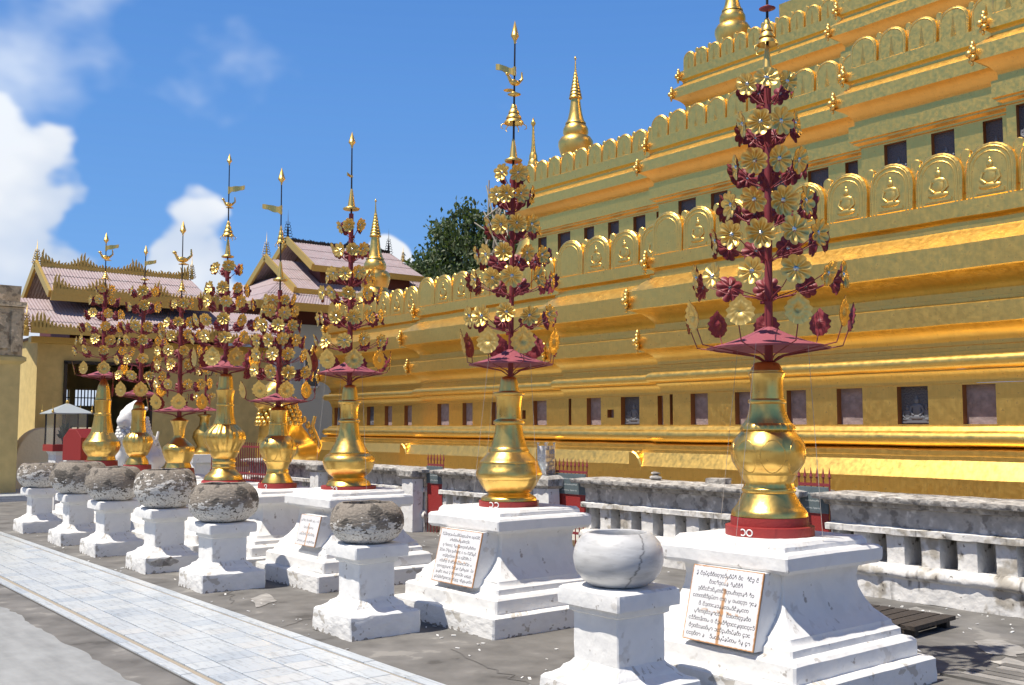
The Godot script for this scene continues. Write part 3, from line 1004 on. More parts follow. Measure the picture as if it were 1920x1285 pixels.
# ---------- balustrade ----------
func build_balustrade():
	var runs := [[0.5, -6.06, "long whitewashed balustrade with crumbling grey coping beside the dark timber cover", 8], [-6.45, -9.62, "whitewashed balustrade behind the marble bowl", 16], [-10.35, -12.78, "whitewashed balustrade behind the flower tree numbered eleven", 12], [-13.25, -16.2, "whitewashed balustrade with a dark stained coping behind the wide low vase", 14], [-16.7, -19.6, "whitewashed balustrade beside the golden lion", 14]]
	for r in runs.size():
		var xr: float = runs[r][0]
		var xl: float = runs[r][1]
		var zc := -8.96
		var b := thing("balustrade", runs[r][2], "balustrade", Vector3((xr + xl) * 0.5, 0, zc), "balustrades round the pagoda")
		var hx := (xr - xl) * 0.5
		var hz := 0.17
		var fp := func(x0: float, x1: float) -> Array:
			var p := []
			var n := maxi(1, int((x1 - x0) / 0.07))
			for i in n: p.append(Vector2(lerpf(x1, x0, float(i) / n), hz))
			p.append(Vector2(x0, hz))
			p.append(Vector2(x0, -hz))
			for i in range(1, n): p.append(Vector2(lerpf(x0, x1, float(i) / n), -hz))
			p.append(Vector2(x1, -hz))
			return p
		var m := mb(Vector3.ZERO, 0.02, 5.0)
		m.xf = Transform3D.IDENTITY
		m.sweep([[Vector2(0.02, 0), Vector2(0.02, 0.10), Vector2(0.02, 0.2)], [Vector2(0.02, 0.2), Vector2(0.055, 0.225), Vector2(0.06, 0.26), Vector2(0.04, 0.3), Vector2(0.0, 0.325)]], fp.call(-hx, hx), true, true)
		put("plinth", m.done(M["old_whitewash"]), b)
		# upright blocks between the openings
		var x := xr - 0.02
		var solid := []
		var pitch := 0.345
		var n := int((xr - xl) / pitch)
		pitch = (xr - xl) / n
		for i in n + 1:
			var w := pitch - 0.165
			if i == 0 or i == n: w = (pitch - 0.165) * 0.5
			var c := xr - pitch * i
			if i == 0: c -= w * 0.5
			if i == n: c += w * 0.5
			m = mb(Vector3.ZERO, 0.012, 5.0)
			m.sweep([[Vector2(0, 0.31), Vector2(0, 0.40), Vector2(0, 0.5), Vector2(0, 0.60)]], [Vector2(w * 0.5, hz - 0.02), Vector2(0, hz - 0.02), Vector2(-w * 0.5, hz - 0.02), Vector2(-w * 0.5, -hz + 0.02), Vector2(w * 0.5, -hz + 0.02)], true)
			put("upright", m.done(M["old_whitewash"]), b, Transform3D(Basis(), Vector3(c - (xr + xl) * 0.5, 0, 0)))
		m = mb(Vector3.ZERO, 0.014, 5.0)
		m.sweep([[Vector2(0.0, 0.595), Vector2(0.035, 0.60)], [Vector2(0.035, 0.60), Vector2(0.035, 0.655)], [Vector2(0.035, 0.655), Vector2(-0.005, 0.67)]], fp.call(-hx, hx), true)
		put("rail", m.done(M["old_whitewash"]), b)
		m = mb(Vector3.ZERO, 0.014, 5.0)
		m.sweep([[Vector2(-0.005, 0.665), Vector2(-0.005, 0.76), Vector2(0.0, 0.845)]], fp.call(-hx, hx), true)
		put("frieze", m.done(M["shade_grey_plaster"]), b)  # coping shade is partly put into this grey
		m = mb()
		m.box(Vector3(0, 0.46, -0.155), Vector3(hx * 2.0 - 0.04, 0.34, 0.03))
		put("recess_back", m.done(M["old_whitewash"]), b)
		m = mb(Vector3.ZERO, 0.014, 14.0)
		m.sweep([[Vector2(-0.01, 0.835), Vector2(0.035, 0.845)], [Vector2(0.035, 0.845), Vector2(0.045, 0.885)], [Vector2(0.045, 0.885), Vector2(0.125, 0.898)], [Vector2(0.125, 0.898), Vector2(0.135, 0.92), Vector2(0.13, 0.945)], [Vector2(0.13, 0.945), Vector2(0.02, 0.96), Vector2(-0.1, 0.965)]], fp.call(-hx, hx), true, true)
		put("coping", m.done(M["lichen_stone"]), b)
	# piers at the gates
	for p in [[-10.24, "grey stained gate pier carrying the mirror mosaic post"], [-13.42, "grey stained gate pier beside the gate with a tall red panel"], [-16.45, "grey stained gate pier behind the wide low vase"]]:
		var o := thing("gate_pier", p[1], "pier", Vector3(p[0], 0, -8.72), "gate piers of the balustrade")
		var m := mb(Vector3.ZERO, 0.015, 6.0)
		m.sweep([[Vector2(0, 0), Vector2(0, 0.3), Vector2(0, 0.6), Vector2(0, 0.8)]], [Vector2(0.15, 0.13), Vector2(0, 0.13), Vector2(-0.15, 0.13), Vector2(-0.15, -0.06), Vector2(0.15, -0.06)], true)
		put("shaft", m.done(M["whitewash"]), o)
		m = mb(Vector3.ZERO, 0.03, 9.0)
		m.sweep([[Vector2(0, 0.80), Vector2(0.05, 0.84)], [Vector2(0.05, 0.84), Vector2(0.06, 0.92)], [Vector2(0.06, 0.92), Vector2(0.0, 0.97)]], [Vector2(0.15, 0.13), Vector2(0.08, 0.13), Vector2(0, 0.13), Vector2(-0.08, 0.13), Vector2(-0.15, 0.13), Vector2(-0.15, -0.06), Vector2(0.15, -0.06)], true, true)
		put("cap", m.done(M["lichen_stone"]), o)
	# gates: red bars with a grey lettered board
	var board := writing_tex(256, 160, Color(0.36, 0.41, 0.43), Color(0.72, 0.74, 0.74), 3, 5, false, 91)
	var bmat := mat("gate_board", Color.WHITE, 0.6, 0.0, board, 1.0, null, 0.0, false)
	for gt in [[-6.26, 0.36, 0.30, "red spiked gate with a grey board beside the tree numbered ten"], [-9.92, 0.60, 0.30, "red spiked gate with a grey board beside the mosaic post"], [-13.0, 0.42, 0.52, "red spiked gate with a tall red panel below its grey board"]]:
		var o := thing("iron_gate", gt[3], "gate", Vector3(gt[0], 0, -8.83), "red spiked gates in the balustrade")
		var w: float = gt[1]
		var n := int(w / 0.07)
		for i in n + 1:
			var m := mb()
			var x := lerpf(-w * 0.5, w * 0.5, float(i) / n)
			m.tube([Vector3(x, 0, 0), Vector3(x, 1.12, 0)], 0.008, 0.008, 6)
			m.tube([Vector3(x, 1.10, 0), Vector3(x, 1.13, 0), Vector3(x, 1.19, 0)], 0.018, 0.002, 6)
			m.tube([Vector3(x - 0.02, 1.09, 0), Vector3(x + 0.02, 1.09, 0)], 0.005, 0.005, 5)
			put("bar", m.done(M["maroon_paint"]), o)
		var m := mb()
		m.box(Vector3(0, 1.02, 0), Vector3(w, 0.03, 0.02))
		put("cross_rail", m.done(M["maroon_paint"]), o)
		m = mb()
		m.box(Vector3(0, 0.25, 0), Vector3(w, 0.03, 0.02))
		put("cross_rail", m.done(M["maroon_paint"]), o)
		m = mb()
		m.box(Vector3(0, 0.78 - gt[2] * 0.5, 0.012), Vector3(w * 0.96, gt[2], 0.012))
		put("red_panel", m.done(M["red_paint"]), o)
		m = mb()
		m.box(Vector3(0, 0.87, 0.022), Vector3(w * 0.99, 0.26, 0.018))
		var bd := put("board", m.done(M["grey_board"]), o)
		m = mb()
		m.quad(Vector3(w * 0.48, 0.75, 0.033), Vector3(-w * 0.48, 0.75, 0.033), Vector3(-w * 0.48, 0.99, 0.033), Vector3(w * 0.48, 0.99, 0.033), -1, Vector2(1, 1), Vector2(0, 1), Vector2(0, 0), Vector2(1, 0))
		put("lettering", m.done(bmat), bd)
	# post of mirror mosaic on the pier
	var mp := thing("mosaic_post", "small square post of silver mirror mosaic standing on a pier", "post", Vector3(-10.26, 0.96, -8.70))
	var m := mb()
	for s in 7:
		for f in 4:
			for c in 3:
				var t := Basis(Vector3.UP, f * PI / 2)
				var tilt := Basis(Vector3(rng.randf_range(-1, 1), rng.randf_range(-1, 1), 0).normalized(), rng.randf_range(0.0, 0.3))
				m.xf = Transform3D(t * tilt, t * Vector3(-0.05 + 0.05 * c, 0.06 + 0.05 * s, 0.08))
				m.box(Vector3.ZERO, Vector3(0.046, 0.046, 0.012))
	put("mirror_chips", m.done(M["silver"]), mp)
	m = mb()
	m.box(Vector3(0, 0.19, 0), Vector3(0.15, 0.40, 0.15))
	put("core", m.done(M["silver"]), mp)
	for k in 4:
		m = mb()
		var c := Vector3(0.075 if k & 1 else -0.075, 0, 0.075 if k & 2 else -0.075)
		m.tube([c + Vector3(0, -0.02, 0), c + Vector3(0, 0.41, 0)], 0.012, 0.012, 6)
		m.ball(c + Vector3(0, 0.42, 0), Vector3.ONE * 0.018, 8, 6)
		put("corner_rod", m.done(M["silver"]), mp)
	# small stone lumps on the coping
	for q in [[-8.55, "small rounded stone with a dark top lying on the coping"], [-7.6, "flat grey stone slab lying on the coping"]]:
		m = mb(Vector3.ZERO, 0.02, 8.0)
		if q[0] < -8.0:
			m.ball(Vector3(0, 0.03, 0), Vector3(0.09, 0.04, 0.06), 12, 7)
			m.ball(Vector3(0, 0.085, 0), Vector3(0.07, 0.02, 0.05), 10, 6)
		else:
			m.box(Vector3(0, 0.03, 0), Vector3(0.28, 0.07, 0.12))
		var o := put("loose_stone", m.done(M["lichen_stone"]), self, Transform3D(Basis(), Vector3(q[0], 0.962, -8.95)))
		tag(o, q[1], "stone")

# ---------- writing ----------
func dot(im: Image, p: Vector2, r: float, c: Color):
	for y in range(int(p.y - r), int(p.y + r) + 2):
		for x in range(int(p.x - r), int(p.x + r) + 2):
			if x < 0 or y < 0 or x >= im.get_width() or y >= im.get_height(): continue
			var k := clampf(r + 0.5 - p.distance_to(Vector2(x, y)), 0, 1)
			if k > 0.0: im.set_pixel(x, y, im.get_pixel(x, y).lerp(c, k))
func ring(im: Image, c: Vector2, r: float, a0: float, a1: float, w: float, col: Color):
	var n := maxi(6, int(r * 4))
	for i in n + 1:
		var t := deg_to_rad(lerpf(a0, a1, float(i) / n))
		dot(im, c + Vector2(cos(t), sin(t)) * r, w, col)
func writing_tex(w: int, h: int, paper: Color, ink: Color, lines: int, glyph: int, stained: bool, seed_: int) -> ImageTexture:
	var im := Image.create(w, h, false, Image.FORMAT_RGB8)
	var g := RandomNumberGenerator.new()
	g.seed = seed_
	for y in h:
		for x in w:
			var c := paper
			var v := 0.03 * nz.get_noise_2d(x * 3.0, y * 3.0 + seed_)
			c = Color(c.r + v, c.g + v, c.b + v)
			if stained:
				var rust := Color(0.72, 0.47, 0.24)
				var n := 0.5 + 0.5 * nz.get_noise_2d(x * 2.5 + 50.0, y * 2.5)
				var e := minf(minf(x, w - 1 - x), minf(y, h - 1 - y))
				c = c.lerp(rust, 0.8 * smoothstep(9.0, 4.0, e + 8.0 * (n - 0.5)))
				c = c.lerp(rust, 0.75 * smoothstep(20.0, 6.0, absf(x - w * 0.5 - 10.0 * (n - 0.5))) * smoothstep(0.05, 0.3, float(y) / h + n - 0.6))
				c = c.lerp(rust, 0.5 * smoothstep(14.0, 4.0, absf(y - h * 0.58)) * smoothstep(0.45, 0.6, n) * smoothstep(w * 0.36, w * 0.2, absf(x - w * 0.5)))
			im.set_pixel(x, y, c)
	var step := float(h) * 0.9 / lines
	var r := glyph * 0.52
	var wd := 0.7 + glyph * 0.075
	for l in lines:
		var y := h * 0.05 + step * (l + 0.62)
		var lenf: float = [0.94, 0.5, 0.82, 0.94, 0.72, 0.82, 0.96, 0.92, 0.96][l % 9] if stained else [0.8, 0.55, 0.5, 0.3][l % 4]
		var x := w * (0.5 - lenf * 0.47)
		var x_end := w * (0.5 + lenf * 0.47)
		while x < x_end:
			var k := g.randi() % 10
			var c := Vector2(x + r, y)
			if k == 0: x += glyph * 0.9; continue
			if k <= 2: ring(im, c, r, 0, 360, wd, ink)
			elif k <= 4: ring(im, c, r, 40, 320, wd, ink)
			elif k == 5: ring(im, c, r, -140, 140, wd, ink)
			elif k == 6:
				ring(im, c, r, 90, 400, wd, ink)
				ring(im, c + Vector2(r * 2.0, 0), r, -220, 90, wd, ink)
				x += r * 2.0
			elif k == 7: ring(im, c, r, -20, 200, wd, ink)
			elif k == 8:
				ring(im, c, r * 0.8, -90, 90, wd, ink)
				ring(im, c + Vector2(0, r * 0.9), r * 0.5, 0, 300, wd, ink)
			else: ring(im, c, r, -160, 60, wd, ink)
			var q := g.randi() % 9
			if q == 0 or q == 1: ring(im, c + Vector2(0, -r * 1.75), r * 0.42, 0, 360, wd, ink)
			elif q == 2: ring(im, c + Vector2(0, -r * 1.5), r * 0.55, 180, 360, wd, ink)
			elif q == 3: for s in 6: dot(im, c + Vector2(r * 0.3, r * (1.2 + 0.2 * s)), wd, ink)
			elif q == 4: ring(im, c + Vector2(0, r * 1.7), r * 0.45, 90, 330, wd, ink)
			x += r * 2.0 + glyph * 0.28
	return ImageTexture.create_from_image(im)

# ---------- pedestals ----------
const TREE_X := [-4.24, -6.97, -9.73, -11.44, -13.04, -14.67, -16.43, -18.27]
const TREE_Z := -5.49
func square(h: float, ch := 0.012, sub := 9) -> Array:
	var c := [Vector2(h, h - ch), Vector2(h - ch, h), Vector2(-h + ch, h), Vector2(-h, h - ch), Vector2(-h, -h + ch), Vector2(-h + ch, -h), Vector2(h - ch, -h), Vector2(h, -h + ch)]
	var p := []
	for i in 8:
		var n := 1 if i % 2 == 0 else sub
		for k in n: p.append((c[i] as Vector2).lerp(c[(i + 1) % 8], float(k) / n))
	return p
func build_pedestals():
	var sizes := [0.70, 0.70, 0.70, 0.66, 0.64, 0.64, 0.64, 0.64]
	var tops := [0.905, 0.925, 0.94, 0.87, 0.87, 0.90, 0.90, 0.90]
	var says := ["whitewashed stepped pedestal with a cracked bell and inscription panel, under the tree numbered ten", "whitewashed stepped pedestal with a stained inscription panel, under the tree numbered eleven", "whitewashed stepped pedestal with a small slanted inscription panel", "whitewashed stepped pedestal under the tree with a round medallion vase", "whitewashed stepped pedestal under the tallest flower tree with a fluted vase", "whitewashed pedestal under the tree with a small pot shaped vase", "whitewashed pedestal under the tree before the white lion", "whitewashed pedestal under the tree beside the red offering box"]
	for i in 8:
		var h: float = sizes[i]
		var k: float = tops[i] / 0.912
		var o := thing("pedestal", says[i], "pedestal", Vector3(TREE_X[i], 0, TREE_Z), "whitewashed pedestals of the flower trees")
		var V := func(l: Array) -> Array:
			var q := []
			for p in l: q.append(Vector2(p[0], p[1] * k))
			return q
		var parts := {
			"base_step": [V.call([[0.02, 0.0], [0.02, 0.05], [0.02, 0.10], [0.02, 0.148]]), V.call([[0.02, 0.148], [0.008, 0.158]]), V.call([[0.008, 0.158], [-0.06, 0.163]])],
			"second_step": [V.call([[-0.06, 0.160], [-0.06, 0.21], [-0.062, 0.262]]), V.call([[-0.062, 0.262], [-0.08, 0.28]]), V.call([[-0.08, 0.28], [-0.115, 0.288], [-0.125, 0.292]]), V.call([[-0.125, 0.292], [-0.13, 0.33]]), V.call([[-0.13, 0.33], [-0.15, 0.345], [-0.165, 0.36], [-0.17, 0.385]])],
			"bell": [V.call([[-0.17, 0.38], [-0.20, 0.41], [-0.245, 0.455], [-0.285, 0.52], [-0.31, 0.59], [-0.318, 0.66], [-0.31, 0.715], [-0.285, 0.742]])],
			"slab": [V.call([[-0.30, 0.738], [-0.22, 0.742]]), V.call([[-0.22, 0.742], [-0.20, 0.765]]), V.call([[-0.20, 0.765], [-0.20, 0.80], [-0.20, 0.838]]), V.call([[-0.20, 0.838], [-0.215, 0.856]]), V.call([[-0.215, 0.856], [-0.27, 0.864]])],
			"top_step": [V.call([[-0.265, 0.858], [-0.27, 0.89]]), V.call([[-0.27, 0.89], [-0.29, 0.912]])]}
		for p in parts:
			var m := mb(Vector3.ZERO, 0.007, 7.0)
			m.xf = Transform3D(Basis(Vector3.UP, rng.randf_range(-0.01, 0.01)), Vector3.ZERO)
			var keep := m.nz
			m.sweep(parts[p], square(h, 0.014, 12), true, p == "top_step", h)
			put(p, m.done(M["whitewash_foot"] if p == "base_step" else M["whitewash"]), o)
		if i < 3:
			var w: float = [0.54, 0.57, 0.42][i]
			var dx: float = [0.10, 0.06, 0.20][i]
			var y0: float = [0.30, 0.33, 0.40][i]
			var y1: float = [0.74, 0.755, 0.70][i]
			var z0: float = [0.645, 0.63, 0.60][i]
			var z1: float = 0.525
			var m := mb(Vector3.ZERO, 0.006, 7.0)
			var a := Vector3(dx + w * 0.5, y0, z0)
			var b := Vector3(dx - w * 0.5, y0, z0)
			var c := Vector3(dx - w * 0.5, y1, z1)
			var d := Vector3(dx + w * 0.5, y1, z1)
			var bk := Vector3(0, 0, -1)
			for q in [[a, d], [c, b], [d, c], [b, a]]:
				m.quad(q[0], q[1], Vector3(q[1].x, q[1].y, 0.36), Vector3(q[0].x, q[0].y, 0.36))
			m.quad(a, b, c, d)
			var blk := put("inscription_block", m.done(M["whitewash"]), o)
			var tx := writing_tex(640, 520, Color(0.87, 0.87, 0.88), Color(0.17, 0.17, 0.20), [9, 9, 4][i], [17, 16, 22][i], true, 31 + i)
			var tm := mat("inscription_%d" % i, Color.WHITE, 0.5, 0.0, tx, 1.0, null, 0.0, false)
			m = mb()
			var nrm := (d - a).cross(b - a).normalized()
			if nrm.z < 0: nrm = -nrm
			var e := nrm * 0.012
			var f := nrm * 0.002
			m.quad(a + e, b + e, c + e, d + e, -1, Vector2(1, 1), Vector2(0, 1), Vector2(0, 0), Vector2(1, 0))
			for q in [[a, d], [c, b], [d, c], [b, a]]: m.quad(q[0] + f, q[1] + f, q[1] + e, q[0] + e, -1, Vector2(0.002, 0.5), Vector2(0.002, 0.5), Vector2(0.002, 0.5), Vector2(0.002, 0.5))
			put("inscription", m.done(tm), blk)

# ---------- alms bowls on posts ----------
func build_bowls():
	var spec := [[1160, 1098, 0.262, 0.305, "marble"], [688, 1017, 0.295, 0.315, 1], [418, 978, 0.345, 0.38, 1], [309, 952, 0.345, 0.43, 2], [213, 938, 0.36, 0.42, 0], [148, 925, 0.385, 0.43, 0], [75, 914, 0.34, 0.37, 2]]
	var says := ["smooth grey white marble bowl with one dark vein", "weathered stone bowl with flaking white lower half, before the tree numbered eleven", "weathered stone bowl with a black stain, on the post with a broken foot", "rough speckled stone bowl flaking white all over", "brown stone bowl with a pale smooth underside, its post hidden in shade", "large brown stone bowl with a torn white lower edge", "small pale bowl mostly white, last of the row by the steps"]
	var posts := ["whitewashed post under the marble bowl", "whitewashed post with a stained foot, before the tree numbered eleven", "whitewashed post with a crumbling foot and a dark line under its foot", "whitewashed post whose foot shows a bare grey patch", "whitewashed post fully in the shade of a brown bowl", "whitewashed post under the large brown bowl", "slim whitewashed post under the small pale bowl by the steps"]
	for i in 7:
		var s: Array = spec[i]
		var p := on_z(s[0], s[1], -4.22)
		var top := p.y
		var o := thing("bowl_post", posts[i], "post", Vector3(p.x, 0, -4.22), "whitewashed posts carrying alms bowls")
		var bh: float = [0.33, 0.31, 0.325, 0.32, 0.31, 0.31, 0.30][i]
		var sh: float = [0.185, 0.16, 0.18, 0.17, 0.165, 0.165, 0.15][i]
		var ch: float = [0.25, 0.24, 0.25, 0.255, 0.25, 0.25, 0.23][i]
		var parts := {
			"foot": [[Vector2(0, 0), Vector2(0, 0.06), Vector2(0, 0.12), Vector2(-0.004, 0.165)], [Vector2(-0.004, 0.165), Vector2(-0.02, 0.18), Vector2(-0.05, 0.19), Vector2(-0.085, 0.21)], [Vector2(-0.085, 0.21), Vector2(-0.10, 0.235), Vector2(-(bh - sh) + 0.02, 0.25)], [Vector2(-(bh - sh) + 0.02, 0.25), Vector2(-(bh - sh), 0.275)]],
			"shaft": [[Vector2(-(bh - sh), 0.26), Vector2(-(bh - sh), 0.36), Vector2(-(bh - sh), 0.46), Vector2(-(bh - sh), top - 0.15)], [Vector2(-(bh - sh), top - 0.15), Vector2(-(bh - sh) + 0.02, top - 0.14)], [Vector2(-(bh - sh) + 0.02, top - 0.14), Vector2(-(bh - sh) + 0.025, top - 0.09)]],
			"cap": [[Vector2(-(bh - sh), top - 0.10), Vector2(-(bh - ch), top - 0.10)], [Vector2(-(bh - ch), top - 0.10), Vector2(-(bh - ch) + 0.004, top - 0.05), Vector2(-(bh - ch), top - 0.012)], [Vector2(-(bh - ch), top - 0.012), Vector2(-(bh - ch) - 0.02, top)]]}
		for q in parts:
			var m := mb(Vector3.ZERO, 0.016 if q == "foot" and i > 0 else 0.006, 8.0)
			m.xf = Transform3D(Basis(Vector3.UP, rng.randf_range(-0.025, 0.025)), Vector3.ZERO)
			m.sweep(parts[q], square(bh, 0.012, 10), true, q == "cap", bh)
			put(q, m.done(M["whitewash_foot"] if q == "foot" else M["whitewash"]), o)
		if i == 3:
			var m := mb(Vector3.ZERO, 0.01, 9.0)
			var out := []
			for k in 22:
				var t := TAU * k / 22.0
				out.append(Vector2(-0.10 + cos(t) * 0.15, 0.115 + sin(t) * 0.05) * (1.0 + 0.25 * nz.get_noise_2d(k * 60.0, 3.0)))
			m.xf = Transform3D(Basis(Vector3.UP, PI / 2), Vector3(bh + 0.001, 0, 0.0))
			m.slab(out, 0.006)
			put("bare_patch", m.done(M["lichen_stone"]), o)
		var r: float = s[2]
		var h: float = s[3]
		var b := thing("alms_bowl", says[i], "bowl", Vector3(p.x, top, -4.22), "stone alms bowls on posts", rng.randf_range(0, 6.0) if i > 0 else 0.0)
		var q := func(l: Array) -> Array:
			var w := []
			for c in l: w.append(Vector2(c[0] * r, c[1] * h))
			return w
		var mt: Material = M["marble_bowl"] if i == 0 else M["stone_bowl_%d" % int(s[4])]
		var m := mb(Vector3.ZERO, 0.004 if i == 0 else 0.016, 5.0)
		m.uvh = h * 1.02
		m.lathe([q.call([[0.0, 0.0], [0.50, 0.0], [0.64, 0.03], [0.80, 0.13], [0.93, 0.28], [0.99, 0.44], [1.0, 0.55], [0.97, 0.70], [0.90, 0.83], [0.80, 0.93], [0.72, 0.985], [0.67, 1.0], [0.63, 0.985]])], 48)
		put("outside", m.done(mt), b)
		m = mb()
		m.uvh = h * 1.02
		m.lathe([q.call([[0.63, 0.985], [0.62, 0.94], [0.70, 0.75], [0.72, 0.5], [0.55, 0.25], [0.0, 0.2]])], 40)
		put("hollow", m.done(mt), b)

# ---------- golden trees of flowers ----------
func flower_mesh(kind := 0) -> ArrayMesh:
	# stamped sheet: eight cupped petals, gold in front, red behind, a glass bead in the middle; one unit across, facing +z
	var am: ArrayMesh = null
	for side in 2:
		var m := mb()
		var na := 48
		var nr := 5
		var pt := func(i: int, j: int) -> Vector3:
			var t := TAU * i / na
			var c := absf(cos(4.0 * t))
			var pet := int(round(t / TAU * 8.0)) % 8
			var h1 := sin(pet * 12.9 + kind * 4.1)
			var h2 := sin(pet * 7.3 + kind * 9.7)
			var R := 0.5 * (0.80 + 0.20 * pow(c, 0.6)) * (1.0 + 0.05 * h1 * c)
			var f := float(j) / nr
			var r := lerpf(0.07, R, f)
			var z := 0.13 * f * f + 0.085 * sin(PI * minf(f * 1.1, 1.0)) * (0.45 - c) - 0.05 * pow(f, 6.0) + 0.07 * h2 * c * f * f * f
			return Vector3(cos(t) * r, sin(t) * r, z - (0.014 if side == 1 else 0.0))
		for i in na:
			for j in nr:
				m.quad(pt.call(i, j), pt.call(i, j + 1), pt.call(i + 1, j + 1), pt.call(i + 1, j), 1)
		am = m.done(M["gold_sheet"] if side == 0 else M["maroon_paint"], am)
	var g := mb()
	g.xf = Transform3D(Basis(Vector3.RIGHT, PI / 2), Vector3.ZERO)
	g.lathe([[Vector2(0.10, -0.015), Vector2(0.095, 0.03)], [Vector2(0.095, 0.03), Vector2(0.04, 0.075)], [Vector2(0.04, 0.075), Vector2(0.0, 0.08)]], 8)
	return g.done(M["glass_bead"], am)
func leaf_mesh() -> ArrayMesh:
	# pointed lobed plate one unit tall, its foot at the origin, gold in front, red behind
	var am: ArrayMesh = null
	for side in 2:
		var m := mb()
		var na := 64
		var nr := 5
		var pt := func(i: int, j: int) -> Vector3:
			var t := TAU * i / na - PI / 2
			var u := (1.0 + sin(t)) * 0.5
			var w := 0.43 * pow(sin(PI * clampf(0.05 + 0.95 * pow(u, 0.85), 0, 1)), 0.8) * (1.0 - 0.35 * smoothstep(0.72, 0.95, u)) * (1.0 + 0.09 * cos(t * 14.0))
			var f := float(j) / nr
			var p := Vector2(signf(cos(t)) * w, u) if absf(cos(t)) > 1e-4 else Vector2(0, u)
			p = Vector2(0, 0.48).lerp(p, f)
			var z := 0.06 * f * f + 0.014 * cos(t * 14.0) * pow(f, 3.0) + 0.055 * exp(-pow((f - 0.42) * 7.0, 2.0)) - 0.05 * exp(-f * f * 18.0)
			return Vector3(p.x, p.y, z - (0.012 if side == 1 else 0.0))
		for i in na:
			for j in nr:
				m.quad(pt.call(i, j), pt.call(i, j + 1), pt.call(i + 1, j + 1), pt.call(i + 1, j), 1)
		am = m.done(M["gold_sheet"] if side == 0 else M["maroon_paint"], am)
	return am

